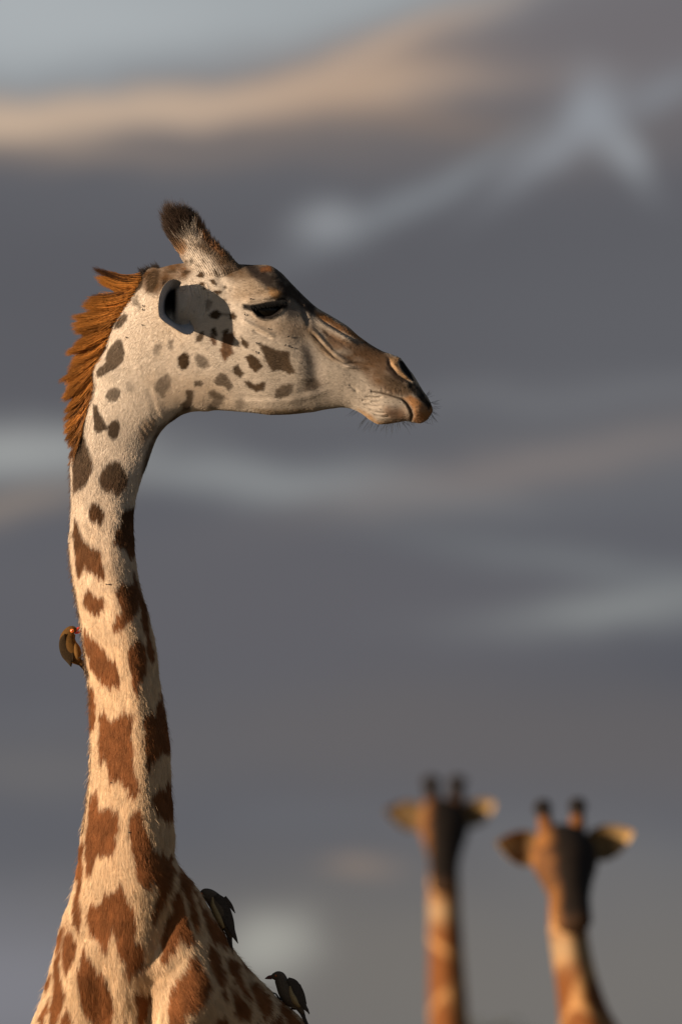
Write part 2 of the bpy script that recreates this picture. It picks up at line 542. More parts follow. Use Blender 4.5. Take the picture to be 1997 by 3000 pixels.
wash('N3', [(1120, 290), (1190, 330), (1000, 440), (930, 500), (870, 600), (790, 840), (740, 900), (760, 760), (800, 640), (840, 560), (900, 470), (1000, 395)], (.13, .09, .06), .85, 7)
wash('N3', [(720, 500), (760, 410), (860, 390), (890, 470), (820, 560), (730, 620)], (.30, .20, .12), .65, 10)
wash('N3', [(800, 0), (1500, 40), (1568, 300), (1250, 300), (900, 340)], (.50, .37, .24), .4, 40)

P = patch
# head and upper neck
P('H1', [(430, 1075), (465, 1085), (487, 1170), (480, 1240), (440, 1290), (400, 1312), (340, 1352), (278, 1372), (268, 1340), (290, 1300), (340, 1265), (350, 1200), (370, 1140)], .9)
P('H1', [(480, 880), (515, 893), (500, 940), (450, 1000), (412, 1002), (420, 960), (450, 910)], .9)
P('H1', [(590, 735), (570, 755), (542, 790), (550, 815), (580, 818), (600, 855), (622, 840), (592, 790)], .6, 5)
P('N3', [(405, 180), (430, 130), (490, 100), (540, 130), (540, 190), (500, 240), (440, 230)], .8)
P('N3', [(590, 60), (650, 50), (680, 110), (640, 155), (590, 140)], .3, 8)
P('H1', [(770, 1100), (772, 1140), (745, 1200), (712, 1208), (702, 1160), (720, 1120)], .5, 6)
P('H1', [(830, 1085), (867, 1078), (857, 1130), (840, 1167), (823, 1140)], .6, 5)
P('H1', [(897, 1210), (940, 1178), (982, 1200), (988, 1260), (960, 1312), (922, 1312), (892, 1270)], 1)
P('H1', [(1040, 1188), (1090, 1200), (1130, 1240), (1142, 1290), (1100, 1312), (1060, 1290), (1033, 1240)], .7, 4)
P('H1', [(718, 1420), (760, 1370), (815, 1338), (852, 1390), (845, 1440), (800, 1492), (785, 1535), (740, 1482), (713, 1450)], .62, 4)
P('H1', [(1022, 1402), (1060, 1393), (1097, 1415), (1080, 1442), (1028, 1442)], .8, 3)
P('N3', [(1150, 135), (1220, 128), (1227, 190), (1207, 260), (1195, 325), (1125, 315), (1105, 260), (1150, 215)], .9, 4)
P('H1', [(1040, 1060), (1060, 1028), (1092, 1022), (1096, 1060), (1070, 1102), (1028, 1107)], .95, 3)
P('H1', [(1158, 722), (1190, 704), (1238, 715), (1230, 742), (1190, 742)], 1, 2.5)
P('H1', [(1103, 790), (1130, 773), (1167, 800), (1150, 830), (1120, 868), (1110, 830)], .6, 4)
P('H1', [(1133, 890), (1165, 863), (1210, 863), (1232, 885), (1200, 932), (1150, 922)], 1, 3)
P('H1', [(1288, 890), (1320, 868), (1347, 900), (1332, 937), (1293, 932)], 1, 3)
P('H1', [(1200, 880), (1290, 885), (1290, 900), (1210, 905)], .6, 4)
P('H1', [(1245, 775), (1268, 772), (1270, 788), (1250, 790)], .8, 2)
P('H1', [(1150, 1000), (1185, 995), (1202, 1050), (1180, 1065), (1150, 1020)], 1, 3)
P('H1', [(1240, 1020), (1282, 998), (1282, 1040), (1245, 1072)], 1, 3)
P('H1', [(1143, 1030), (1180, 1062), (1192, 1130), (1165, 1132), (1146, 1090)], .9, 4, (.15, .065, .026))
P('H1', [(1245, 1050), (1332, 1028), (1327, 1110), (1310, 1150), (1332, 1190), (1280, 1222), (1258, 1258), (1228, 1210), (1218, 1160), (1235, 1100)], .95, 4, (.14, .068, .03))
P('H1', [(1378, 1058), (1410, 1088), (1442, 1130), (1420, 1158), (1383, 1120)], .95, 3)
P('H1', [(1413, 1230), (1460, 1198), (1512, 1230), (1542, 1290), (1520, 1322), (1478, 1333), (1450, 1290)], .95, 3)
P('H1', [(1318, 1300), (1355, 1268), (1375, 1310), (1412, 1340), (1370, 1378), (1318, 1340)], .95, 3)
P('H1', [(1178, 1390), (1213, 1333), (1260, 1350), (1300, 1400), (1322, 1450), (1290, 1478), (1240, 1442), (1188, 1432)], .8, 4)
P('H1', [(1400, 1398), (1450, 1400), (1480, 1430), (1568, 1418), (1552, 1472), (1500, 1482), (1440, 1442)], .85, 4)
P('H1', [(1130, 1490), (1170, 1468), (1232, 1500), (1290, 1540), (1210, 1545), (1150, 1522)], .5, 6)
P('O7', [(1080, 1390), (1120, 1370), (1160, 1420), (1200, 1500), (1170, 1535), (1110, 1460)], 1, 2.5)
P('O7', [(775, 1480), (850, 1405), (925, 1460), (890, 1525), (795, 1525)], 1, 2.5)
P('O7', [(490, 1420), (560, 1385), (655, 1380), (620, 1435), (550, 1470)], 1, 2.5)
P('O7', [(640, 1185), (692, 1188), (702, 1262), (660, 1282), (638, 1240)], .85, 2.5)
P('O7', [(548, 1220), (590, 1198), (612, 1230), (570, 1275)], .85, 2.5)
P('O7', [(468, 1230), (500, 1208), (517, 1240), (490, 1262)], .9, 2)
P('O7', [(398, 1282), (430, 1258), (442, 1290), (410, 1303)], .9, 2)
P('O7', [(875, 1145), (912, 1158), (932, 1292), (898, 1282), (872, 1220)], .75, 3)
P('O7', [(788, 1290), (830, 1258), (842, 1310), (800, 1362), (768, 1362)], .8, 2.5)
P('O7', [(1060, 1248), (1120, 1258), (1132, 1292), (1060, 1282)], .6, 3)
P('O7', [(688, 1008), (720, 1008), (727, 1050), (700, 1062)], .6, 3)
P('O7', [(578, 1070), (607, 1058), (602, 1112), (578, 1112)], .6, 3)
P('O7', [(470, 1340), (560, 1320), (590, 1350), (500, 1370)], .7, 3, (.2, .09, .035))
P('E1', [(765, 240), (830, 233), (863, 270), (820, 303), (768, 280)], 1, 2)
P('E1', [(908, 210), (960, 198), (1032, 260), (1020, 303), (958, 270)], 1, 2)
P('E1', [(800, 328), (850, 328), (862, 360), (808, 372)], .8, 2)
P('E1', [(1130, 310), (1180, 300), (1190, 345), (1140, 350)], .9, 2)
P('H1', [(655, 600), (700, 553), (757, 560), (750, 640), (720, 680), (690, 735), (658, 690)], .95, 4)
P('H1', [(620, 600), (638, 605), (610, 690), (560, 740), (525, 760), (545, 720), (590, 660)], .95, 3)
P('H1', [(800, 555), (880, 545), (890, 570), (810, 575)], .8, 3)
P('H2', [(213, 758), (260, 758), (340, 798), (442, 808), (452, 900), (488, 972), (440, 988), (380, 952), (308, 962), (258, 880), (243, 830)], .95, 4)
P('H2', [(73, 698), (132, 740), (132, 792), (83, 760)], .9, 3)
P('H2', [(103, 850), (150, 828), (202, 870), (238, 930), (190, 973), (138, 920)], .95, 3)
P('H2', [(98, 1038), (180, 1060), (258, 1043), (252, 1090), (190, 1122), (118, 1080)], .9, 4)
P('H2', [(343, 1100), (390, 1063), (472, 1058), (462, 1120), (420, 1162), (328, 1172)], .8, 5)
P('H2', [(548, 1030), (620, 1008), (692, 1060), (640, 1102), (558, 1112)], .7, 9)
P('H2', [(543, 780), (600, 840), (622, 912), (590, 912), (558, 840)], .4, 7)
P('H2', [(30, 1180), (80, 1168), (117, 1210), (90, 1252), (38, 1252)], .45, 6)
P('H2', [(190, 740), (230, 735), (240, 760), (200, 765)], .6, 3)
P('N3', [(1360, 150), (1410, 138), (1502, 190), (1492, 262), (1420, 312), (1348, 292), (1400, 220)], .6, 6)
# neck
P('N3', [(150, 560), (215, 550), (240, 620), (292, 760), (292, 850), (250, 950), (180, 1030), (113, 1062), (105, 960), (100, 850), (130, 700)], .95)
P('N3', [(285, 258), (330, 268), (370, 360), (412, 440), (400, 502), (330, 523), (308, 480), (298, 380)], .95)
P('N3', [(428, 470), (470, 408), (520, 398), (547, 450), (532, 540), (480, 582), (433, 550)], .95)
P('N3', [(395, 450), (445, 450), (445, 490), (395, 490)], .9)
P('N3', [(353, 940), (370, 870), (440, 788), (520, 768), (587, 840), (622, 920), (602, 1010), (520, 1083), (440, 1042), (373, 1022)], .95, 4)
P('N3', [(253, 1220), (250, 1180), (300, 1133), (340, 1160), (392, 1210), (402, 1260), (365, 1374), (330, 1322), (273, 1322)])
P('N4', [(223, -298), (245, -250), (285, -110), (330, -60), (380, -10), (470, 10), (460, 60), (472, 130), (503, 200), (492, 270), (450, 278), (380, 232), (300, 170), (265, 252), (243, 262), (228, 130), (213, -50), (205, -170)])
P('N3', [(560, 1220), (620, 1188), (700, 1170), (720, 1300), (690, 1440), (660, 1640), (610, 1660), (580, 1560), (478, 1540), (490, 1430), (540, 1330)])
P('N4', [(330, 358), (360, 390), (410, 430), (482, 430), (493, 490), (470, 560), (410, 618), (348, 582), (287, 500), (300, 440)])
P('N4', [(640, 300), (690, 330), (740, 300), (780, 350), (792, 500), (770, 612), (690, 702), (630, 773), (568, 742), (562, 680), (600, 620), (640, 560), (588, 440), (588, 360)])
P('N4', [(740, 180), (790, 300), (850, 480), (880, 640), (890, 780), (940, 900), (942, 1020), (920, 1042), (870, 940), (850, 760), (808, 700), (813, 560), (748, 380)])
P('N4', [(300, 733), (350, 788), (430, 858), (502, 920), (522, 990), (592, 1040), (633, 1150), (633, 1262), (540, 1274), (480, 1222), (430, 1192), (368, 1090), (328, 960), (303, 850)])
P('N4', [(780, 800), (850, 880), (872, 1000), (862, 1180), (800, 1222), (780, 1354), (740, 1292), (728, 1130), (698, 1000), (708, 900)])
P('N4', [(330, 1210), (400, 1288), (417, 1400), (412, 1590), (390, 1640), (345, 1700), (330, 1500)])
P('N5', [(443, 130), (480, 73), (500, 120), (550, 152), (620, 130), (670, 73), (700, 110), (772, 108), (740, 180), (742, 300), (762, 450), (772, 640), (823, 790), (800, 832), (740, 853), (690, 802), (650, 702), (560, 702), (540, 755), (523, 650), (508, 500), (480, 480), (465, 595), (438, 450), (428, 420), (443, 300)])
P('N5', [(848, 130), (900, 68), (940, 110), (950, 0), (1000, -140), (1040, 80), (1080, 250), (1100, 440), (1000, 450), (930, 532), (890, 643), (868, 540), (848, 350)])
P('N5', [(1130, 660), (1140, 1000), (1070, 1083), (1020, 1072), (950, 962), (908, 870), (940, 798), (1000, 768)])
P('N5', [(378, 820), (420, 768), (442, 880), (450, 980), (510, 928), (560, 948), (612, 980), (638, 1060), (633, 1150), (592, 1232), (592, 1362), (500, 1393), (430, 1372), (390, 1492), (350, 1564), (323, 1510), (328, 1300), (343, 1100), (348, 990)])
P('N5', [(758, 960), (800, 948), (842, 1030), (872, 1150), (922, 1240), (962, 1380), (1000, 1500), (960, 1620), (840, 1640), (798, 1568), (738, 1380), (718, 1230), (713, 1100)])
P('N5', [(225, 1330), (310, 1190), (322, 1280), (300, 1400), (290, 1568), (230, 1600)])
P('N6', [(505, 60), (532, 200), (522, 350), (502, 500), (522, 620), (500, 774), (448, 650), (448, 520), (478, 350), (498, 200)])
P('N6', [(940, 200), (1120, 180), (1112, 340), (1040, 393), (958, 332)])
P('N6', [(1100, 60), (1180, 100), (1262, 128), (1242, 350), (1202, 500), (1160, 592), (1090, 643), (1078, 580), (1130, 450), (1108, 340)])
P('N6', [(1068, 650), (1172, 598), (1130, 673), (1088, 693)], .9, 4)
P('N6', [(588, 498), (630, 520), (690, 448), (710, 398), (740, 428), (820, 356), (862, 400), (892, 480), (943, 560), (953, 700), (943, 800), (1000, 848), (1033, 900), (1012, 1000), (1053, 1028), (980, 1062), (900, 1134), (848, 1122), (868, 1010), (818, 960), (798, 860), (760, 720), (720, 904), (690, 893), (598, 782), (568, 690), (553, 600)], 1, 4)
P('N6', [(518, 878), (545, 898), (602, 1010), (682, 1130), (742, 1220), (763, 1350), (753, 1560), (640, 1543), (518, 1432), (488, 1330), (478, 1200), (468, 1080), (498, 1000)])
P('N6', [(400, 698), (430, 718), (478, 830), (462, 920), (430, 1022), (385, 1114), (358, 1020), (358, 800)])
P('N6', [(385, 660), (352, 830), (290, 920), (310, 800), (335, 720)])
P('N6', [(347, 848), (342, 1040), (337, 1180), (384, 1238), (332, 1420), (290, 1534), (258, 1568), (238, 1450), (268, 1300), (288, 1100), (288, 950)])
P('N6', [(275, 1040), (262, 1180), (205, 1280), (220, 1150)])
P('N6', [(252, 1288), (232, 1400), (202, 1500), (190, 1700), (130, 1700), (160, 1450), (215, 1330)])
P('N6', [(385, 1356), (422, 1430), (445, 1590), (300, 1620), (338, 1450)])
P('N6', [(1180, 690), (1240, 560), (1238, 480), (1280, 376), (1322, 450), (1372, 640), (1443, 830), (1380, 853), (1320, 800), (1290, 883), (1260, 903), (1220, 964), (1148, 1013), (1168, 900), (1158, 830)])
P('N6', [(1290, 200), (1393, 360), (1412, 480), (1474, 680), (1450, 754), (1388, 620), (1368, 480), (1308, 400), (1278, 300)])
P('N6', [(1400, 946), (1440, 948), (1502, 1080), (1572, 1200), (1532, 1312), (1450, 1402), (1360, 1442), (1332, 1600), (1238, 1600), (1218, 1400), (1228, 1220), (1280, 1148), (1338, 1080)], 1, 4)
P('N6', [(918, 1250), (980, 1238), (1040, 1280), (1104, 1258), (1062, 1380), (1012, 1470), (1002, 1600), (938, 1600), (958, 1400)])
P('N6', [(870, 1446), (905, 1600), (820, 1600)])
P('N7', [(205, 40), (262, 148), (345, 270), (372, 340), (330, 300), (280, 200), (230, 130)])
P('N7', [(355, 320), (412, 396), (462, 478), (522, 558), (602, 658), (664, 770), (690, 850), (640, 802), (588, 790), (530, 772), (478, 690), (438, 580), (418, 480), (378, 400)])
P('N7', [(458, 738), (502, 800), (562, 850), (592, 940), (622, 1080), (612, 1150), (644, 1324), (598, 1252), (558, 1130), (498, 1040), (468, 950)])
P('N7', [(598, 878), (680, 898), (743, 960), (774, 1043), (720, 1018), (803, 1150), (874, 1303), (850, 1314), (788, 1250), (738, 1170), (678, 1080), (638, 1010)])
P('N7', [(658, 1148), (702, 1180), (763, 1280), (833, 1330), (874, 1390), (874, 1453), (780, 1484), (708, 1453), (698, 1330)])
P('N7', [(750, 915), (860, 1030), (846, 1066), (778, 1002)])
P('N7', [(828, 1106), (923, 1150), (1003, 1230), (1043, 1320), (1022, 1453), (1000, 1504), (938, 1400), (888, 1280), (848, 1190)])
P('N7', [(1078, 1286), (1163, 1340), (1253, 1430), (1323, 1510), (1380, 1620), (1240, 1600), (1158, 1450), (1098, 1370)])
P('N7', [(1058, 1458), (1123, 1426), (1220, 1600), (1010, 1600)])
P('N7', [(938, 1490), (990, 1590), (905, 1590)])
P('N7', [(470, 1600), (560, 1430), (640, 1450), (710, 1600)], 1, 4)
# below the frame the coat goes on
for (x, y, r) in [(300, 3080, 60), (430, 3120, 55), (600, 3110, 70), (760, 3120, 70), (890, 3110, 50), (180, 3110, 55), (350, 3230, 70), (520, 3240, 70), (690, 3250, 70), (850, 3240, 70), (120, 3250, 60)]:
    PATCH.append(([(x + r * math.cos(a) * (0.8 + .35 * random.random()), y + r * math.sin(a) * (0.75 + .3 * random.random())) for a in np.linspace(0, 6.28, 9)[:-1]], None, 1.0, 3.0))

EYE = S('E2', [(300, 520), (400, 500), (520, 470), (640, 455), (760, 480), (770, 530), (700, 610), (610, 665), (500, 690), (400, 650), (340, 590)])
EYE_SKIN = S('E2', [(160, 470), (300, 482), (480, 455), (650, 430), (720, 385), (800, 365), (870, 430), (845, 545), (775, 565), (710, 660), (610, 715), (480, 725), (385, 680), (310, 600), (240, 570), (180, 545)])
NOSTRIL = S('E3', [(885, 285), (940, 300), (1062, 480), (1120, 620), (1080, 604), (990, 522), (910, 424), (878, 330)])
MOUTH = S('E3', [(460, 770), (620, 795), (800, 845), (940, 890), (1010, 960), (1060, 1040), (1088, 1130), (1075, 1215)])


def coat(px, py):
    """hair colour of the coat, some shade painted in, at a point of the side view"""
    px = np.asarray(px, float); py = np.asarray(py, float)
    lower = sstep(1250, 2000, py)
    low = lower[:, None]
    base = np.array((.66, .575, .48)) * (1 - low) + np.array((.72, .54, .355)) * low
    face_shade = sstep(500, 1000, px) * (py < 1300)  # front of the face turns away; its shade is painted into the base
    base = base * (1 - 0.36 * face_shade[:, None])
    base = base * (0.90 + 0.20 * fnoise(px * .012, py * .012, 5, 3))[:, None]
    grain = 1 + (0.30 * lower + .10) * (fnoise(px * .22, py * .045, 131, 2) - .5) + 0.13 * (vnoise(px * .33, py * .28, 137) - .5)
    base = base * grain[:, None]
    # furry borders: the coordinates shake along the lie of the hair
    amp = 4.0 + 4.5 * lower
    qx = px + (fnoise(px * .16, py * .09, 11, 3) - .5) * amp * 1.7
    qy = py + (fnoise(px * .20, py * .07, 23, 3) - .5) * amp * (2.0 + 2.8 * lower)
    colr = base.copy()
    for pts, cc, st, soft in WASH:
        a = np.asarray(pts); lo = a.min(0) - 3 * soft; hi = a.max(0) + 3 * soft
        k = np.nonzero((px > lo[0]) & (px < hi[0]) & (py > lo[1]) & (py < hi[1]))[0]
        if len(k) == 0:
            continue
        s = poly_sd(qx[k], qy[k], pts)
        f = st * (1 - sstep(-soft, soft, s))
        f = f * (0.75 + 0.5 * fnoise(px[k] * .06, py[k] * .06, 31, 2))
        f = np.clip(f, 0, 1)
        colr[k] = colr[k] * (1 - f[:, None]) + np.array(cc) * f[:, None]
    hb, nb = np.array(HB), np.array((.275, .110, .040))
    mott = fnoise(px * .05, py * .025, 41, 3)
    for pts, cc, st, soft in PATCH:
        a = np.asarray(pts); lo = a.min(0) - 40; hi = a.max(0) + 40
        k = np.nonzero((px > lo[0]) & (px < hi[0]) & (py > lo[1]) & (py < hi[1]))[0]
        if len(k) == 0:
            continue
        s = poly_sd(qx[k], qy[k], pts)
        f = st * (1 - sstep(-soft, soft, s))
        pc = (hb * (1 - low[k]) + nb * low[k]) if cc is None else np.array(cc)[None, :]
        pc = pc * ((0.62 + 0.66 * mott[k]) * (1 + .5 * (fnoise(px[k] * .25, py[k] * .10, 141, 2) - .5)))[:, None]
        colr[k] = colr[k] * (1 - f[:, None]) + pc * f[:, None]
    k = np.nonzero((px > 440) & (py < 1260))[0]
    if len(k):
        fr = hash01(np.floor(px[k] / 7.0), np.floor(py[k] / 7.0))
        cx_ = (np.floor(px[k] / 7.0) + .5) * 7; cy_ = (np.floor(py[k] / 7.0) + .5) * 7
        rr = np.hypot(px[k] - cx_, py[k] - cy_)
        on = (fr > np.where(px[k] > 1060, .80, .955)) * (1 - sstep(1.0, 2.6, rr))
        colr[k] *= (1 - .55 * on)[:, None]
    # bare dark skin about the eye, in the nostril and along the mouth
    for pts, cc, soft in ((EYE_SKIN, (.016, .013, .012), 4), (NOSTRIL, (.008, .006, .006), 3)):
        a = np.asarray(pts); k = np.nonzero((px > a[:, 0].min() - 20) & (px < a[:, 0].max() + 20) & (py > a[:, 1].min() - 20) & (py < a[:, 1].max() + 20))[0]
        if len(k):
            f = (1 - sstep(-soft, soft, poly_sd(px[k], py[k], pts)))[:, None]
            colr[k] = colr[k] * (1 - f) + np.array(cc) * f
    k = np.nonzero((px > 440) & (px < 560) & (py > 800) & (py < 990))[0]
    if len(k):
        f = np.exp(-((px[k] - 498) / 19) ** 6 - ((py[k] - 872) / 50) ** 6)[:, None]
        colr[k] = colr[k] * (1 - f) + np.array((.012, .010, .010)) * f
    k = np.nonzero((px > 1070) & (px < 1230) & (py > 1130) & (py < 1250))[0]
    if len(k):
        d = seg_dist(px[k], py[k], MOUTH)
        wdt = 2.5 + 4.0 * sstep(1170, 1205, px[k])
        f = (0.9 * np.exp(-(d / wdt) ** 2))[:, None]
        colr[k] = colr[k] * (1 - f) + np.array((.05, .032, .02)) * f
    return np.clip(colr, 0.004, 0.9)


# ================================================================ the near giraffe: form
RINGS = [  # back/top edge x, y ; throat/under edge x, y ; half thickness across ; depth of the middle (m)
    (20, 3330, 1000, 3330, 330, .34), (48, 3160, 960, 3140, 300, .31), (88, 3000, 900, 3003, 262, .27), (125, 2900, 792, 2902, 248, .23),
    (155, 2800, 697, 2800, 235, .18), (182, 2700, 634, 2700, 225, .14), (216, 2600, 572, 2600, 216, .10), (231, 2520, 514, 2520, 212, .075),
    (241, 2440, 507, 2440, 208, .06), (258, 2320, 499, 2320, 202, .05), (266, 2190, 494, 2190, 196, .04), (264, 2100, 484, 2100, 190, .035),
    (260, 2000, 466, 2000, 184, .03), (247, 1900, 455, 1900, 176, .025), (233, 1800, 432, 1800, 162, .02), (216, 1700, 405, 1700, 142, .015),
    (205, 1600, 392, 1600, 116, .01), (211, 1500, 391, 1500, 90, .005), (210, 1420, 407, 1420, 76, 0), (210, 1350, 431, 1356, 65, 0),
    (231, 1290, 453, 1297, 66, 0), (243, 1225, 470, 1266, 70, 0), (256, 1172, 490, 1244, 75, 0), (266, 1122, 512, 1228, 79, 0),
    (265, 1076, 533, 1215, 82, 0), (302, 1020, 556, 1207, 84, 0), (322, 960, 580, 1204, 86, 0), (358, 903, 606, 1204, 88, 0),
    (390, 850, 633, 1201, 90, 0), (432, 791, 661, 1202, 92, 0), (473, 785, 690, 1204, 94, 0), (515, 776, 715, 1206, 97, 0),
    (565, 772, 738, 1208, 101, 0), (622, 774, 763, 1211, 106, 0), (680, 776, 790, 1214, 111, 0), (737, 778, 817, 1214, 113, 0),
    (788, 780, 847, 1213, 111, 0), (822, 800, 871, 1211, 105, 0), (856, 835, 896, 1208, 95, 0), (894, 873, 922, 1205, 86, 0),
    (927, 902, 945, 1200, 79, 0), (971, 928, 971, 1196, 73, 0), (1017, 957, 997, 1193, 69, 0), (1048, 984, 1016, 1194, 66, 0),
    (1086, 1011, 1036, 1199, 63, 0), (1120, 1030, 1062, 1213, 61, 0), (1151, 1041, 1086, 1231, 61, 0), (1174, 1052, 1108, 1241, 60, 0),
    (1193, 1076, 1132, 1241, 58, 0), (1212, 1103, 1160, 1237, 55, 0), (1235, 1141, 1188, 1233, 50, 0), (1253, 1167, 1212, 1237, 42, 0),
    (1263, 1190, 1233, 1238, 30, 0), (1265, 1204, 1249, 1230, 18, 0), (1263, 1213, 1257, 1222, 5, 0)]
R0 = catmull(RINGS, 3000)
mid = (R0[:, 0:2] + R0[:, 2:4]) / 2
seg = np.sqrt((np.diff(mid, axis=0) ** 2).sum(1))
half = 0.5 * np.sqrt(((R0[:, 0:2] - R0[:, 2:4]) ** 2).sum(1))
dens = np.where(R0[:-1, 1] < 1320, 1.0, 0.52)
cs = np.concatenate([[0], np.cumsum(np.maximum(seg, 0.35) * dens)])
NI, NJ = 1250, 300
tt = np.linspace(0, cs[-1], NI)
R = np.stack([np.interp(tt, cs, R0[:, k]) for k in range(6)], 1)
th = np.linspace(0, 2 * np.pi, NJ, endpoint=False)
ct, st = np.cos(th)[None, :], np.sin(th)[None, :]
tpar = (1 - ct) / 2                                    # 0 at the back edge, 1 at the throat edge
Ax, Ay, Bx, By, Wd, Yc = [R[:, k][:, None] for k in range(6)]
PX = Ax + (Bx - Ax) * tpar
PY = Ay + (By - Ay) * tpar
along = np.linspace(0, 1, NI)[:, None]
is_head = sstep(430, 640, Ax) * (Ay < 1300)
neckmask = 1 - is_head
prof = np.sign(st) * np.abs(st) ** (0.92 - 0.12 * is_head)
# the skull is widest towards the top line, the jaw narrower
crown = np.exp(-((Ax - 610) / 130) ** 4) * (Ay < 900)
skew = 1 + is_head * (0.10 * ct) - is_head * 0.05
prof = np.sign(st) * np.abs(prof) ** (1 - .35 * crown * sstep(.2, .9, ct))
twist = np.interp(Ay, [1300, 1450, 1620, 1900, 2350, 2560, 2800, 3300], [0, .12, .30, .34, .28, .22, .1, 0]) * (1 - is_head)
skew = skew * (1 - twist * ct)
LAT = Wd * prof * skew                                  # + is the side towards the camera (sheet units)
sgn = np.sign(LAT)
absL = np.abs(LAT)
edge = np.abs(st) ** 0.8


def seen(px, py, lat):
    f = 41176.0 / (41176.0 - lat)
    return (px - 998.5) * f + 998.5, (py - 4176.0) * f + 4176.0


SX, SY = seen(PX, PY, absL)
dl = np.zeros_like(absL)


def bump(x, y, sx, sy, amp, rot=0.0):
    global dl
    a = math.radians(rot)
    u = (SX - x) * math.cos(a) + (SY - y) * math.sin(a)
    v = -(SX - x) * math.sin(a) + (SY - y) * math.cos(a)
    dl += amp * np.exp(-(u / sx) ** 2 - (v / sy) ** 2)


def ridge(sheet, pts, width, amp, ends=True):
    global dl
    q = S(sheet, pts) if sheet else pts
    a = np.asarray(q)
    m = (SX > a[:, 0].min() - 4 * width) & (SX < a[:, 0].max() + 4 * width) & (SY > a[:, 1].min() - 4 * width) & (SY < a[:, 1].max() + 4 * width)
    d = seg_dist(SX[m], SY[m], q)
    f = np.exp(-(d / width) ** 2)
    if ends:
        l = np.hypot(*(a[-1] - a[0]))
        d0 = np.hypot(SX[m] - a[0][0], SY[m] - a[0][1]); d1 = np.hypot(SX[m] - a[-1][0], SY[m] - a[-1][1])
        f = f * sstep(0, .25 * l, d0) * sstep(0, .25 * l, d1)
    dl[m] += amp * f


# --- lower neck and chest
ramp = sstep(2440, 2620, SY)
xr = np.interp(SY, [2400, 2700, 2850], [372, 368, 372])
dl += 40 * ramp * (1 - sstep(2760, 2960, SY)) * np.exp(-(np.abs(SX - xr) / 98) ** 2.4)
bump(205, 2900, 62, 150, 70)          # left shoulder
bump(250, 2860, 60, 90, 35)
bump(585, 2930, 95, 140, 100, -8)     # right shoulder
bump(520, 2990, 60, 70, 60)
bump(350, 2930, 55, 110, 45)          # breast
bump(432, 3020, 26, 100, -55)         # cleft between the breast muscles
bump(470, 2740, 34, 120, -28, 20)     # hollow beside the neck
ridge('N6', [(540, 830), (700, 960), (860, 1120), (1000, 1140), (1150, 1060), (1270, 930)], 20, 6)
ridge('N6', [(560, 1050), (600, 1250), (640, 1400)], 14, -3)
ridge('N6', [(680, 1100), (700, 1300), (690, 1500)], 10, 7)
ridge('N7', [(330, 60), (500, 420), (760, 900), (1000, 1250)], 10, -6)
# --- neck sinews
ridge(None, [(300, 1500), (330, 1750), (380, 2000), (410, 2250), (420, 2480)], 26, 7)
ridge(None, [(262, 1650), (300, 1900), (330, 2150), (330, 2400)], 30, -3)
ridge('N3', [(800, 60), (840, 200), (870, 320), (910, 420)], 11, -1.6)
ridge('N3', [(830, 60), (865, 200), (900, 330), (940, 410)], 11, 1.6)
for q in ([(760, 420), (830, 520)], [(800, 390), (870, 480)], [(840, 370), (910, 460)], [(880, 350), (950, 430)], [(730, 460), (790, 560)]):
    ridge('N3', q, 6, -1.2, False)
# --- head
ridge('E2', [(120, 470), (300, 420), (480, 405), (640, 350), (780, 330), (850, 400)], 10, 11)      # brow
bump(770, 835, 52, 34, 9, 20)
bump(665, 872, 42, 40, -8)                          # hollow behind the eye
ridge('E2', [(150, 640), (200, 740), (340, 815), (560, 930), (700, 990)], 7, 6)
ridge('E2', [(300, 860), (520, 960), (640, 1020)], 6, -4)
bump(640, 1075, 95, 75, 10)                         # cheek muscle
bump(560, 1000, 60, 80, 5)
ridge('H2', [(480, 620), (590, 760), (630, 900), (640, 1050), (600, 1130)], 22, -4)   # hollow before the cheek
bump(880, 1090, 30, 60, 5)
bump(985, 1085, 55, 45, 7, 25)
ridge('H2', [(560, 600), (660, 690), (760, 810), (860, 880), (960, 920)], 6, 6)
ridge('H2', [(590, 650), (700, 760), (800, 860)], 5, -5)
ridge('H2', [(680, 790), (780, 870), (900, 930), (1000, 960)], 4, 4)
ridge('H2', [(620, 570), (740, 630), (860, 700), (980, 775)], 6, 7)
ridge('H2', [(640, 540), (760, 620), (880, 690), (960, 740)], 4, -6)
ridge('H2', [(690, 650), (800, 720), (900, 780)], 6, -4)
ridge('H2', [(440, 360), (520, 440), (570, 560), (600, 650)], 7, -6)
ridge('H2', [(480, 380), (560, 460), (610, 550)], 5, 5)
ridge('H2', [(850, 900), (950, 905), (1080, 930)], 4, -3)
ridge('H2', [(830, 930), (950, 930), (1060, 950)], 4, 3)
ridge('H2', [(-60, 1180), (200, 1200), (420, 1195), (640, 1140), (800, 1090)], 9, 4)   # jaw bone
ridge('H2', [(0, 1150), (250, 1165), (470, 1150)], 8, -3)
ridge('H1', [(1240, 560), (1220, 640), (1290, 700)], 12, -5)
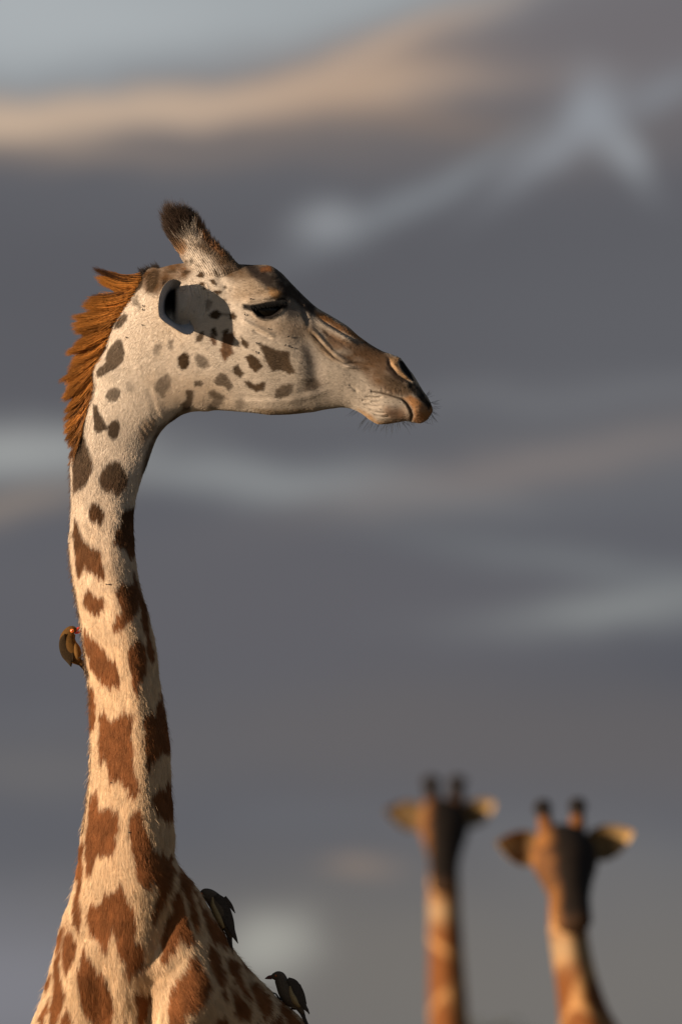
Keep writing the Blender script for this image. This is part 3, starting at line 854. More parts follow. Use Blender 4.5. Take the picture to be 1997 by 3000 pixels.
# --- muzzle
bump(1125, 1205, 42, 30, 11)                        # chin and lower lip
bump(1115, 1110, 50, 30, 6, 30)
bump(1222, 1200, 26, 30, 9)
ridge('E3', [(720, 230), (745, 350), (860, 500), (1000, 590), (1110, 640)], 5, -7)
ridge('E3', [(790, 260), (820, 380), (930, 510), (1070, 600)], 8, 8)
ridge('E3', [(1000, 640), (1150, 760), (1280, 900)], 10, -4)
for q in ([(340, 850), (520, 870), (650, 850)], [(330, 960), (450, 990), (640, 1010)], [(400, 1040), (520, 1090), (700, 1110)], [(470, 1120), (620, 1160), (780, 1150)], [(430, 930), (600, 950)], [(300, 900), (420, 920)]):
    ridge('E3', q, 3.2, -5.0)
for k in range(11):
    x = 500 + k * 42 + random.gauss(0, 12)
    yq = 770 + (x - 540) * .2
    ridge('E3', [(x, yq - random.uniform(40, 110)), (x + random.gauss(10, 8), yq)], random.uniform(1.8, 3.2), -random.uniform(.3, 1.4), False)
for q in ([(120, 930), (220, 1000)], [(100, 650), (200, 720), (260, 800)]):
    ridge('E3', q, 5, -3)
# --- mouth
m = (SX > 1060) & (SX < 1240) & (SY > 1120) & (SY < 1260)
d = seg_dist(SX[m], SY[m], MOUTH)
dl[m] += -(4 + 6 * sstep(1165, 1205, SX[m])) * np.exp(-(d / (3.0 + 3 * sstep(1165, 1205, SX[m]))) ** 2)
# --- wrinkles at the root of the ear
for k in range(7):
    x = 480 + 40 * k
    ridge('E1', [(x + 40, 170), (x + 130, 300), (x + 170, 480), (x + 120, 700), (x + 40, 840)], 3.6, -5.0)
    ridge('E1', [(x + 60, 170), (x + 150, 300), (x + 190, 480), (x + 140, 700), (x + 60, 840)], 3.4, 4.0)
# --- root of the ear: a swelling in front of it, the pit of the ear behind
yy = np.exp(-((SY - 893) / 44) ** 4)
dl += 40 * yy * sstep(600, 524, SX) * sstep(503, 524, SX)
dl += -26 * np.exp(-((SX - 498) / 17) ** 4 - ((SY - 874) / 46) ** 4)
# --- eye socket and nostril
m = (SX > 690) & (SX < 870) & (SY > 850) & (SY < 970)
s = poly_sd(SX[m], SY[m], EYE)
dl[m] += -17 * (1 - sstep(-7, 2, s)) + 4.5 * np.exp(-((s - 4) / 4.0) ** 2)
m = (SX > 1150) & (SX < 1230) & (SY > 1035) & (SY < 1130)
s = poly_sd(SX[m], SY[m], NOSTRIL)
dl[m] += -16 * (1 - sstep(-5, 2, s)) + 2 * np.exp(-((s - 3) / 3.0) ** 2)
# fine unevenness of the hide
dl += (fnoise(SX * .02, SY * .012, 51, 2) - .5) * (3.0 + 7 * sstep(2400, 2700, SY))

LAT = sgn * np.maximum(absL + dl * edge, 0.0)
SX, SY = seen(PX, PY, np.abs(LAT))
VX = (PX - CX) * K
VZ = ZB + (3000 - PY) * K
VY = Yc - LAT * K
V = np.stack([VX, VY, VZ], -1)
du = np.gradient(V, axis=0)
dv = (np.roll(V, -1, 1) - np.roll(V, 1, 1)) / 2
NRM = np.cross(du, dv)
ln = np.linalg.norm(NRM, axis=2, keepdims=True)
AREA = ln[..., 0].copy()
NRM = NRM / (ln + 1e-12)
cen = np.stack([((Ax + Bx) / 2 - CX) * K + 0 * PX, Yc + 0 * PX, ZB + (3000 - (Ay + By) / 2) * K + 0 * PX], -1)
flip = np.sign(((V - cen) * NRM).sum(-1).mean())
NRM *= flip
FLOW = -du / (np.linalg.norm(du, axis=2, keepdims=True) + 1e-9)       # hair lies towards the body
CCOL = coat(SX.ravel(), SY.ravel())

body_V = [V.reshape(-1, 3)]
body_F = [grid_faces(NI, NJ)[:, ::(1 if flip > 0 else -1)]]
body_C = [CCOL]
voff = NI * NJ


def add_piece(v, f, ccol):
    global voff
    body_V.append(v); body_F.append(f + voff); body_C.append(ccol)
    voff += len(v)


# --- ossicones (the horns): loft like the neck, one each side
OSS = [(600, 850, 690, 850, 20, 48), (566, 806, 716, 806, 36, 48), (540, 764, 684, 764, 38, 50), (527, 737, 648, 730, 35, 52), (520, 721, 620, 707, 32, 55), (513, 704, 601, 686, 31, 59),
       (507, 685, 588, 667, 29, 64), (505, 668, 577, 654, 27, 68), (511, 652, 563, 644, 19, 71), (522, 643, 550, 639, 8, 72), (530, 641, 540, 639, 1, 72)]
oss_data = {}
OR = resample(OSS, 120, [0, 1])
oth = np.linspace(0, 2 * np.pi, 64, endpoint=False)
for side in (1, -1):
    oc, os_ = np.cos(oth)[None, :], np.sin(oth)[None, :]
    ox = OR[:, 0:1] + (OR[:, 2:3] - OR[:, 0:1]) * (1 - oc) / 2
    oy = OR[:, 1:2] + (OR[:, 3:4] - OR[:, 1:2]) * (1 - oc) / 2
    ol = side * OR[:, 5:6] + OR[:, 4:5] * os_ * (1 + .05 * (fnoise(ox * .05, oy * .05, 61) - .5))
    sx, sy = seen(ox, oy, np.abs(ol))
    ov = np.stack([(ox - CX) * K, -ol * K, ZB + (3000 - oy) * K], -1)
    fdir = grid_faces(120, 64)[:, ::(1 if flip > 0 else -1)]
    oc_ = coat(sx.ravel(), sy.ravel())
    add_piece(ov.reshape(-1, 3), fdir, oc_)
    oss_data[side] = (ov, sx, sy, oc_)

# --- ears: a cup flaring towards its rim, longest at the back and below, open to the front
ne, nf = 50, 90
hh = np.linspace(0, 1, ne)[:, None]
phd = np.linspace(-118, 150, nf)[None, :]                 # -90 top, 0 back, 90 below
ph = np.radians(phd)
HM = np.interp(phd, [-118, -95, -70, -40, 0, 45, 80, 105, 130, 150], [16, 34, 76, 132, 152, 140, 104, 74, 45, 14])
kern = np.exp(-(np.arange(-12, 13) / 6.0) ** 2); kern /= kern.sum()
HM = np.convolve(np.pad(HM[0], 12, mode='edge'), kern, mode='valid')[None, :]
dep = -34 + (HM + 34) * hh                                # depth out of the head, starts under the hide
fr = np.clip((dep + 34) / 234, 0, 1)
ra = 24 + 22 * hh ** .9
rbt = 44 + 38 * hh ** .9
rbb = 34 + 46 * hh ** .9
for side in (1, -1):
    lays = []
    for layer in (0, 1):
        tk = 0 if layer == 0 else 4.0 - 2.5 * hh
        ex = 509 - (ra - tk) * np.cos(ph) + 40 * hh * sstep(.3, 1.0, np.sin(ph)) * (1 + 0 * ph)
        ey = 900 + np.where(np.sin(ph) < 0, rbt - tk, rbb - tk) * np.sin(ph)
        el = 84 + dep - layer * 0.6
        fx = 41176.0 / (41176.0 - el)
        wx, wy = (ex - 998.5) / fx + 998.5, (ey - 4176.0) / fx + 4176.0
        ev = np.stack([(wx - CX) * K, -side * el * K, ZB + (3000 - wy) * K], -1)
        lays.append((ev, ex, ey, ph + 0 * hh))
    o_, i_ = lays
    grid = np.concatenate([o_[0], i_[0][:, ::-1]], 1)
    nn = 2 * nf
    fo = grid_faces(ne, nn)
    tipf = np.array([[(ne - 1) * nn + j, (ne - 1) * nn + j + 1, (ne - 1) * nn + nn - 2 - j, (ne - 1) * nn + nn - 1 - j] for j in range(nf - 1)])
    fo = np.vstack([fo, tipf])
    nse = fnoise(o_[1] * .05, o_[2] * .03, 71)[..., None]
    c_out = np.array((.62, .50, .36)) * (.8 + .4 * nse)
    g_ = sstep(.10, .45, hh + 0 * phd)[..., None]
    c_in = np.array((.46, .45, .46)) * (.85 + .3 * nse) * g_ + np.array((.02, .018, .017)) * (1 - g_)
    cc = np.concatenate([c_out, c_in[:, ::-1]], 1).reshape(-1, 3)
    add_piece(grid.reshape(-1, 3), fo if side > 0 else fo[:, ::-1], cc)
    if side > 0:
        ear_out = o_

giraffe = empty('giraffe', (-0.45, 0.45, 0.0))
tag(giraffe, 'tall spotted giraffe in sharp focus with its head turned to profile, orange mane', 'giraffe')
M_coat = mat_attr('giraffe_hide', rough=.8, bump=.35, scale=420.0)

# --- trunk and legs, below the frame
tv, tf = tube([(-.60, .22, 1.80, .02, .02), (-.57, .26, 1.80, .22, .26), (-.50, .40, 1.76, .32, .36), (-.30, .68, 1.70, .38, .40), (-.05, 1.0, 1.64, .39, .40), (.18, 1.35, 1.60, .34, .38), (.34, 1.60, 1.58, .22, .28), (.38, 1.68, 1.58, .02, .03)], 48, 90, up=(0, 0, 1))
legs = [((-.78, .34), 1.75), ((-.32, .42), 1.75), ((-.02, 1.36), 1.55), ((.34, 1.22), 1.55)]
pieces = [(tv, tf)]
for i, ((lx, ly), top) in enumerate(legs):
    bend = .05 if i < 2 else -.09
    pieces.append(tube([(lx, ly, top + .02, .10, .10), (lx, ly, top - .15, .13, .15), (lx, ly - bend, 1.35, .095, .11), (lx, ly - bend, .95, .062, .066), (lx, ly - bend, .88, .066, .07), (lx, ly, .5, .042, .044), (lx, ly, .2, .042, .044), (lx, ly - .02, .11, .055, .06), (lx, ly - .03, .05, .07, .085), (lx, ly - .03, .0, .075, .09)], 24, 70, up=(0, 1, 0)))
bV, bF = merge(pieces)
bF4 = np.array([f if len(f) == 4 else (f[0], f[1], f[2], f[2]) for f in bF])
quads = bF4[bF4[:, 2] != bF4[:, 3]]
# giraffe-patch cells on the trunk
cell = rng.uniform([-1, -.1, 0], [.6, 1.8, 2.5], (260, 3))
dd = np.sqrt(((bV[:, None, :] - cell[None]) ** 2).sum(-1))
d2 = np.sort(dd, axis=1)[:, :2]
line = sstep(.02, .035, d2[:, 1] - d2[:, 0])[:, None] * sstep(.5, .9, bV[:, 2])[:, None]
add_piece(bV, quads, np.array((.60, .42, .245)) * (1 - line) + np.array((.22, .085, .03)) * line)

body = mesh_obj('body', np.vstack(body_V), np.vstack(body_F), M_coat, giraffe, colors=np.vstack(body_C))

# ---------------------------------------------------------------- eyes
eye_mat = bpy.data.materials.new('dark_wet_eye'); eye_mat.use_nodes = True
b = eye_mat.node_tree.nodes['Principled BSDF']
tn = eye_mat.node_tree
en = tn.nodes.new('ShaderNodeTexNoise'); en.inputs['Scale'].default_value = 30
er = tn.nodes.new('ShaderNodeValToRGB'); er.color_ramp.elements[0].color = (.0012, .001, .001, 1); er.color_ramp.elements[1].color = (.004, .003, .002, 1)
tn.links.new(en.outputs['Fac'], er.inputs[0]); tn.links.new(er.outputs[0], b.inputs['Base Color'])
b.inputs['Roughness'].default_value = 0.06
b.inputs['Specular IOR Level'].default_value = 0.25
k = np.argmin((SX - 780) ** 2 + (SY - 906) ** 2 + 1e6 * (LAT < 0))
eye_lat = LAT.ravel()[k]
for side in (1, -1):
    u = np.linspace(0, np.pi, 24)[:, None]; v = np.linspace(0, 2 * np.pi, 32, endpoint=False)[None, :]
    r = 40 * K
    f = 41176.0 / (41176.0 - eye_lat)
    exw, eyw = (782 - 998.5) / f + 998.5, (909 - 4176) / f + 4176
    cx, cy, cz = W(exw, eyw, -side * (eye_lat - 30) * K)
    ev = np.stack([cx + 1.25 * r * np.sin(u) * np.cos(v), cy + r * np.cos(u) + 0 * v, cz + r * np.sin(u) * np.sin(v)], -1).reshape(-1, 3)
    mesh_obj('eye', ev, grid_faces(24, 32), eye_mat, giraffe)

# ---------------------------------------------------------------- fur
M_fur = mat_hair('fur_hair', rough=.65, spec=.12, vary=.2)
M_mane = mat_hair('mane_hair', tip_dark=.40, rough=.45, spec=.3, vary=.6)
M_dark = mat_hair('dark_hair', rough=.4, spec=.3, vary=.4)

NF = 460000
wgt = AREA.copy()
wgt *= np.where(LAT > -5, 1.0, 0.22)
wgt *= (SY < 3060)
wgt *= np.where(SY < 1300, 1.5, 1.0)
pe = poly_sd(SX.ravel(), SY.ravel(), EYE).reshape(SX.shape)
pn = poly_sd(SX.ravel(), SY.ravel(), NOSTRIL).reshape(SX.shape)
wgt *= (pe > 3) * (pn > 2)
wgt[0] = 0; wgt[-3:] = 0
pr = wgt.ravel() / wgt.sum()
cumul = np.cumsum(pr)
pick = np.searchsorted(cumul, rng.random(NF))
pick = np.clip(pick, 0, NI * NJ - 1)
pi, pj = pick // NJ, pick % NJ
fi = np.clip(pi + rng.random(NF) - .5, 0, NI - 1.001); fj = pj + rng.random(NF) - .5


def bil(A):
    i0 = np.floor(fi).astype(int); j0 = np.floor(fj).astype(int)
    a = (fi - i0); bb = (fj - j0)
    j0m = j0 % NJ; j1m = (j0 + 1) % NJ
    sh = (slice(None),) + (None,) * (A.ndim - 2)
    a = a[sh]; bb = bb[sh]
    return (A[i0, j0m] * (1 - a) + A[i0 + 1, j0m] * a) * (1 - bb) + (A[i0, j1m] * (1 - a) + A[i0 + 1, j1m] * a) * bb


root = bil(V); nr = bil(NRM); fl = bil(FLOW)
rx_, ry_ = bil(SX), bil(SY)
fl /= np.linalg.norm(fl, axis=1, keepdims=True) + 1e-9
nr /= np.linalg.norm(nr, axis=1, keepdims=True) + 1e-9
# length: short on the face, longer down the neck and on the chest
hd = sstep(1150, 1500, ry_)
lenm = 0.0045 + 0.0070 * hd + 0.0055 * sstep(1900, 2700, ry_)
lenm *= np.where((rx_ > 1050) & (ry_ < 1300), 0.8, 1.0)
lenm *= 0.6 + 0.8 * rng.random(NF)
cl1 = fnoise(rx_ * .07, ry_ * .035, 81, 2) - .5
cl2 = fnoise(rx_ * .07, ry_ * .035, 91, 2) - .5
lift = 0.10 + 0.12 * rng.random(NF) + (0.06 + 0.22 * hd) * cl1
sidev = np.cross(nr, fl)
swirl = (0.3 + 0.3 * hd) * cl2 + 0.16 * rng.normal(size=NF)
dirv = fl * 0.9 + nr * lift[:, None] + sidev * swirl[:, None]
dirv /= np.linalg.norm(dirv, axis=1, keepdims=True)
grav = fl * 0.35
tks = np.array([0, .35, .7, 1.0])
Pf = root[:, None, :] + (dirv[:, None, :] * tks[None, :, None] + grav[:, None, :] * (tks ** 2)[None, :, None]) * lenm[:, None, None]
Pf[:, 0] -= nr * 0.0006
fc = coat(rx_, ry_)
fc = fc * (0.90 + 0.22 * rng.random(NF)[:, None])
fc = np.clip(fc * 1.05, 0, .88)
wfac = np.where(ry_ < 1300, 0.8, 1.0)[:, None]
hair_obj('fur', Pf, np.array([.00027, .00024, .00017, .00004])[None, :] * wfac, fc, M_fur, giraffe)

# longer guard hairs standing off the neck and chest
ng = 9000
gk = np.nonzero((ry_ > 1320) & (root[:, 1] < .25))[0]
gk = rng.choice(gk, ng, replace=False)
gd = fl[gk] * .9 + nr[gk] * (.25 + .35 * rng.random(ng))[:, None] + rng.normal(0, .22, (ng, 3))
gd /= np.linalg.norm(gd, axis=1, keepdims=True)
gl_ = (.011 + .010 * rng.random(ng) * sstep(1300, 2600, ry_[gk])) * (.6 + .7 * rng.random(ng))
Pg = root[gk][:, None, :] + (gd[:, None, :] * tks[None, :, None] + fl[gk][:, None, :] * (.5 * tks ** 2)[None, :, None]) * gl_[:, None, None]
hair_obj('guard_hair', Pg, np.array([.00022, .0002, .00015, .00004]), fc[gk] * (.85 + .3 * rng.random(ng))[:, None], M_fur, giraffe)

# ---------------------------------------------------------------- mane: locks along the nape
EDGE = R[:, :2]
# roots (index along nape by y) and tips measured in the side view
LOCKS = [  # root x, y, tip x, y, width, amount
    (408, 822, 288, 802, 10, 1.0), (400, 832, 292, 824, 9, .9), (392, 845, 300, 832, 8, .7),
    (386, 858, 262, 878, 10, 1.0), (379, 868, 255, 886, 10, 1.0), (372, 880, 236, 905, 11, 1.0), (365, 890, 232, 918, 10, 1.0),
    (357, 902, 226, 938, 11, 1.0), (349, 913, 219, 950, 11, 1.1), (342, 924, 217, 964, 11, 1.0), (336, 934, 220, 980, 11, 1.0),
    (329, 946, 218, 990, 10, 1.0), (323, 958, 214, 1010, 11, 1.0), (318, 970, 212, 1022, 10, 1.0), (313, 982, 205, 1036, 11, 1.0),
    (309, 994, 206, 1050, 11, 1.0), (304, 1008, 199, 1070, 11, 1.0), (300, 1021, 198, 1086, 11, 1.0), (294, 1034, 190, 1104, 11, 1.1),
    (288, 1046, 187, 1120, 11, 1.0), (282, 1057, 186, 1134, 11, 1.0), (275, 1066, 184, 1146, 11, 1.0), (268, 1078, 188, 1160, 11, 1.0),
    (265, 1092, 184, 1174, 10, 1.0), (264, 1106, 192, 1188, 10, 1.0), (266, 1122, 194, 1204, 10, 1.0), (267, 1138, 190, 1226, 10, 1.0),
    (264, 1152, 197, 1238, 10, .9), (259, 1166, 194, 1256, 10, .9), (254, 1180, 197, 1270, 9, .9), (250, 1196, 202, 1284, 9, .8),
    (246, 1212, 204, 1298, 8, .8), (241, 1230, 206, 1310, 8, .6), (238, 1248, 205, 1330, 7, .5), (234, 1270, 204, 1346, 7, .4), (228, 1292, 203, 1360, 6, .3), (218, 1322, 200, 1376, 6, .25)]
MP, MC, MR = [], [], []
kt = np.linspace(0, 1, 7)
for (rx0, ry0, tx0, ty0, wd_, am) in LOCKS:
    for sub in range(3):
        n = int(330 * am)
        off = rng.normal(0, 5.0)
        tipo = rng.normal(0, 7, 2)
        lo = rng.uniform(.66, 1.06)
        ax = rx0 + rng.normal(0, wd_ * .55, n) * .45 + off * .3 + 5; ay = ry0 + rng.normal(0, wd_ * .7, n) + off
        lt = rng.normal(0, 14, n)
        L_ = lo * (0.80 + 0.28 * rng.random(n))
        dx = (tx0 + tipo[0] - rx0); dy = (ty0 + tipo[1] - ry0)
        conv = 0.5 + .3 * rng.random()
        sag = rng.normal(9, 3) + rng.normal(0, 2.5, n)
        x = ax[:, None] + dx * L_[:, None] * kt + (rx0 - ax)[:, None] * conv * kt
        y = ay[:, None] + dy * L_[:, None] * kt + (ry0 + off - ay)[:, None] * conv * kt + sag[:, None] * np.sin(kt * np.pi) * .9
        x = x + rng.normal(0, 2.2, n)[:, None] * kt ** 2; y = y + rng.normal(0, 3.2, n)[:, None] * kt ** 2
        l = (lt[:, None] + rng.normal(0, 10) * kt + rng.normal(0, 4, n)[:, None] * kt)
        MP.append(np.stack([(x - CX) * K, -l * K, ZB + (3000 - y) * K], -1))
        tone = rng.uniform(.6, 1.15)
        dk = 1.0 - .45 * sstep(1120, 1300, np.array(ry0))
        cbase = np.array((.56, .225, .045)) * tone * dk
        if rng.random() < .13:
            cbase = np.array((.10, .042, .016))
        MC.append(np.clip(cbase[None, :] * (.7 + .6 * rng.random(n))[:, None], 0, .9))
MP = np.concatenate(MP); MC = np.concatenate(MC)
hair_obj('mane', MP, np.array([.0004, .0004, .0004, .00036, .0003, .0002, .00005]), MC, M_mane, giraffe)

# short bristles: poll, lower nape and the back line of the neck
BP, BC = [], []
k5 = np.linspace(0, 1, 5)


def bristles(x0, y0, x1, y1, n, lx, ly, colr, jit=3, latj=10):
    f = rng.random(n)
    ax = x0 + (x1 - x0) * f + rng.normal(0, 1.5, n); ay = y0 + (y1 - y0) * f + rng.normal(0, 2, n)
    L_ = .5 + .8 * rng.random(n)
    ddx = lx * L_ + rng.normal(0, jit, n); ddy = ly * L_ + rng.normal(0, jit, n)
    l = rng.normal(0, latj, n)
    x = ax[:, None] + ddx[:, None] * k5; y = ay[:, None] + ddy[:, None] * k5 + 3 * (k5 ** 2)
    BP.append(np.stack([(x - CX) * K, -(l[:, None] + 0 * x) * K, ZB + (3000 - y) * K], -1))
    BC.append(np.array(colr)[None, :] * (.6 + .8 * rng.random(n))[:, None])


bristles(414, 808, 470, 788, 700, -9, -16, (.028, .02, .016), 5)
bristles(396, 838, 416, 808, 300, -12, -6, (.03, .02, .015), 4)
nape = [(210, 1350), (208, 1385), (210, 1430), (213, 1470), (211, 1515), (206, 1580), (204, 1620), (208, 1660), (217, 1710), (228, 1770), (238, 1830), (247, 1900), (252, 1950), (260, 1985), (262, 2050), (266, 2120), (266, 2200), (264, 2270), (256, 2330), (249, 2390), (241, 2440)]
for (x0, y0), (x1, y1) in zip(nape[:-1], nape[1:]):
    bristles(x0 + 2, y0, x1 + 2, y1, 60, -8, 11, (.10, .055, .028), 3.5, 14)
for (x0, y0), (x1, y1) in zip(nape[8:13], nape[9:14]):
    bristles(x0 + 1, y0, x1 + 1, y1, 60, -5, 10, (.05, .03, .02), 3, 10)
hair_obj('nape_bristles', np.concatenate(BP), np.array([.0003, .0003, .00026, .0002, .00006]), np.concatenate(BC), M_dark, giraffe)

# ---------------------------------------------------------------- tufts on the horns
for side in (1, -1):
    ov, sx, sy, oc_ = oss_data[side]
    ni, nj = sx.shape
    n = 6500
    ii = (52 + (ni - 56) * rng.random(n) ** .85).astype(int); jj = rng.integers(0, nj, n)
    rt = ov[ii, jj]; ppx = sx[ii, jj]; ppy = sy[ii, jj]
    cenr = ov.mean(1)[ii]
    outw = rt - cenr; outw /= np.linalg.norm(outw, axis=1, keepdims=True) + 1e-9
    frontk = sstep(.62, .85, (ppx - OR[ii, 0]) / (OR[ii, 2] - OR[ii, 0]))
    back = sstep(.45, .0, (ppx - OR[ii, 0]) / (OR[ii, 2] - OR[ii, 0]))
    up = np.array((-.38, 0, .92))
    dr = up[None, :] * (1 - .35 * back[:, None]) + outw * .32 + np.array((-.75, 0, -.10))[None, :] * back[:, None] * (1 - ii / ni)[:, None] * 1.3
    h = ii / ni
    clump = np.stack([fnoise(ii * .35, jj * .3, 101) - .5, 0 * h, fnoise(ii * .35, jj * .3, 107) - .5], -1)
    dr += rng.normal(0, .09, (n, 3)) + clump * .7
    dr /= np.linalg.norm(dr, axis=1, keepdims=True)
    h = ii / ni
    l = (0.009 + 0.034 * sstep(.45, .75, h) * (1 - .5 * frontk)) * (.45 + .75 * rng.random(n) ** 1.7)
    curl = np.array((.1, 0, .35))[None, :] * back[:, None]
    P5 = rt[:, None, :] + (dr[:, None, :] * k5[None, :, None] + curl[:, None, :] * (k5 ** 2)[None, :, None]) * l[:, None, None]
    dark = (1 - sstep(.74, .62, h + .14 * back + .05 * rng.normal(size=n))) * (1 - .75 * frontk * (h < .88))
    cc = oc_.reshape(ni, nj, 3)[ii, jj] * (1 - dark[:, None]) + np.array((.045, .029, .021)) * dark[:, None]
    cc = cc * (.6 + .8 * rng.random(n))[:, None]
    n2 = 15000
    i2 = (12 + 70 * rng.random(n2)).astype(int); j2 = rng.integers(0, nj, n2)
    t2 = ov[np.minimum(i2 + 1, ni - 1), j2] - ov[i2, j2]
    t2 /= np.linalg.norm(t2, axis=1, keepdims=True) + 1e-9
    o2 = ov[i2, j2] - ov.mean(1)[i2]; o2 /= np.linalg.norm(o2, axis=1, keepdims=True) + 1e-9
    d2_ = t2 + .14 * o2 + rng.normal(0, .14, (n2, 3))
    P2 = ov[i2, j2][:, None, :] + d2_[:, None, :] * k5[None, :, None] * (.008 * (.6 + .6 * rng.random(n2)))[:, None, None]
    hair_obj('horn_fur', P2, np.array([.0002, .0002, .00018, .00014, .00004]), oc_.reshape(ni, nj, 3)[i2, j2] * (.85 + .3 * rng.random(n2))[:, None], M_fur, giraffe)
    hair_obj('horn_tuft', P5, np.array([.00036, .00036, .0003, .00022, .00005]), cc, M_dark, giraffe)

# ---------------------------------------------------------------- whiskers and lashes
WP = []


def whisk(x, y, dx, dy, lat, n=1, js=6):
    for _ in range(n):
        f = .6 + .7 * random.random()
        ax, ay = x + random.gauss(0, js), y + random.gauss(0, 2)
        ex, ey = dx * f + random.gauss(0, 5), dy * f + random.gauss(0, 5)
        l = lat * random.uniform(-1, 1)
        bend = random.gauss(0, 3)
        xs = ax + ex * k5 + bend * k5 ** 2; ys = ay + ey * k5
        WP.append(np.stack([(xs - CX) * K, -(l + 8 * l / 40 * k5) * K, ZB + (3000 - ys) * K], -1))


for q, dq in (((1050, 1203), (-18, 16)), ((1075, 1220), (-28, 26)), ((1092, 1236), (-20, 28)), ((1115, 1238), (-12, 22)), ((1130, 1240), (-8, 30)), ((1147, 1238), (-1, 26)), ((1163, 1236), (4, 24)), ((1178, 1234), (14, 20)), ((1190, 1232), (18, 16)), ((1200, 1232), (10, 14))):
    whisk(*q, *dq, 30, 9)
for q, dq in (((1262, 1195), (20, 6)), ((1261, 1205), (18, 16)), ((1258, 1214), (14, 22)), ((1252, 1224), (8, 16)), ((1262, 1180), (24, -4)), ((1250, 1160), (14, -8)), ((1240, 1234), (4, 10))):
    whisk(*q, *dq, 22, 8, 4)
WP = np.stack(WP)
hair_obj('whiskers', WP, np.array([.00024, .00022, .0002, .00015, .00008]), np.full((len(WP), 3), .018), M_dark, giraffe)
LP = []
lid = S('E2', [(270, 500), (400, 480), (520, 455), (640, 440), (740, 420), (830, 430)])
for _ in range(420):
    f = random.random() * (len(lid) - 1); i = int(f); g_ = f - i
    x = lid[i][0] + (lid[i + 1][0] - lid[i][0]) * g_; y = lid[i][1] + (lid[i + 1][1] - lid[i][1]) * g_ + random.gauss(0, 1)
    lx = eye_lat + 16
    ln_ = random.uniform(.5, 1.1)
    xs = x + (7 + random.gauss(0, 4)) * ln_ * k5; ys = y + (11 + random.gauss(0, 3)) * ln_ * k5 ** 1.3
    ls = lx + (15 + random.gauss(0, 3)) * ln_ * k5
    f2 = 41176.0 / (41176.0 - ls)
    LP.append(np.stack([((xs - 998.5) / f2) * K, -ls * K, ZB + (3000 - ((ys - 4176) / f2 + 4176)) * K], -1))
LP = np.stack(LP)
LP2 = LP.copy(); LP2[..., 1] *= -1
LP = np.concatenate([LP, LP2])
hair_obj('eyelashes', LP, np.array([.0005, .00045, .0004, .0003, .0001]), np.full((len(LP), 3), .012), M_dark, giraffe)
# hair along the rim and back of the near ear
ev, ex_, ey_, ea_ = ear_out
n = 2600
ii = (ne * rng.random(n) ** .5).astype(int).clip(0, ne - 1); jj = rng.integers(0, nf, n)
rt = ev[ii, jj]
od = np.stack([-np.cos(ea_[ii, jj]), 0 * ii, -np.sin(ea_[ii, jj])], -1)
dr = od * .35 + np.array((0, -1, -.1)) + rng.normal(0, .15, (n, 3))
dr /= np.linalg.norm(dr, axis=1, keepdims=True)
l = .006 * (.5 + rng.random(n))
PE = rt[:, None, :] + dr[:, None, :] * tks[None, :, None] * l[:, None, None]
hair_obj('ear_hair', PE, np.array([.0003, .00028, .0002, .00005]), np.array((.5, .38, .25))[None, :] * (.6 + .7 * rng.random(n))[:, None], M_fur, giraffe)


# ================================================================ oxpeckers
M_bird = {
    'brown': mat_plain('olive_brown_plumage', (.105, .053, .014), .75, .1, .3, 260),
    'wing': mat_plain('dark_wing_plumage', (.030, .019, .009), .75, .08, .35, 300),
    'buff': mat_plain('buff_belly_plumage', (.19, .095, .026), .8, .1, .2, 260),
    'beak': mat_plain('red_beak', (.62, .055, .035), .35, .5, .15, 200),
    'iris': mat_plain('orange_eye_ring', (.85, .20, .04), .3, .5, .1, 400),
    'pupil': mat_plain('dark_pupil', (.35, .04, .02), .15, .5, .1, 400),
    'shaded_beak': mat_plain('shaded_red_beak', (.13, .032, .028), .4, .4, .15, 200),  # beak copy with shade in its colour, for the birds out of the sun
    'shaded': mat_plain('shaded_plumage', (.115, .085, .06), .75, .1, .3, 260),  # from here, plumage copies toned as shaded for the same birds
    'shaded_wing': mat_plain('shaded_wing_plumage', (.060, .048, .040), .7, .1, .35, 300),
    'shaded_buff': mat_plain('shaded_buff_plumage', (.36, .26, .13), .8, .1, .2, 260),
    'leg': mat_plain('dark_leg', (.03, .024, .02), .6, .3, .2, 300)}


def bird_color(sheet, V, ax):
    return None


def plane_tube(sheet, rows, y0, seg=20, ring=40, flat=1.0):
    """rows: x, y in the side view, half width in the plane, half depth; profile facing the camera"""
    s = SHEET[sheet][2]
    pts = []
    for (x, y, hw, hd) in rows:
        (px, py), = S(sheet, [(x, y)])
        wx, wy, wz = W(px, py)
        pts.append((wx, y0, wz, hw * s * K, hd * s * K * flat))
    return tube(pts, seg, ring, up=(0, 1, 0))


def shift_y(vf, dy):
    v, f = vf
    v = v.copy(); v[:, 1] += dy
    return v, f


def feather_blade(sheet, rows, y0, thick=1.2):
    """a flat tapered blade with real thickness"""
    return plane_tube(sheet, [(x, y, hw, thick * 9) for x, y, hw in rows], y0, 14, 26)


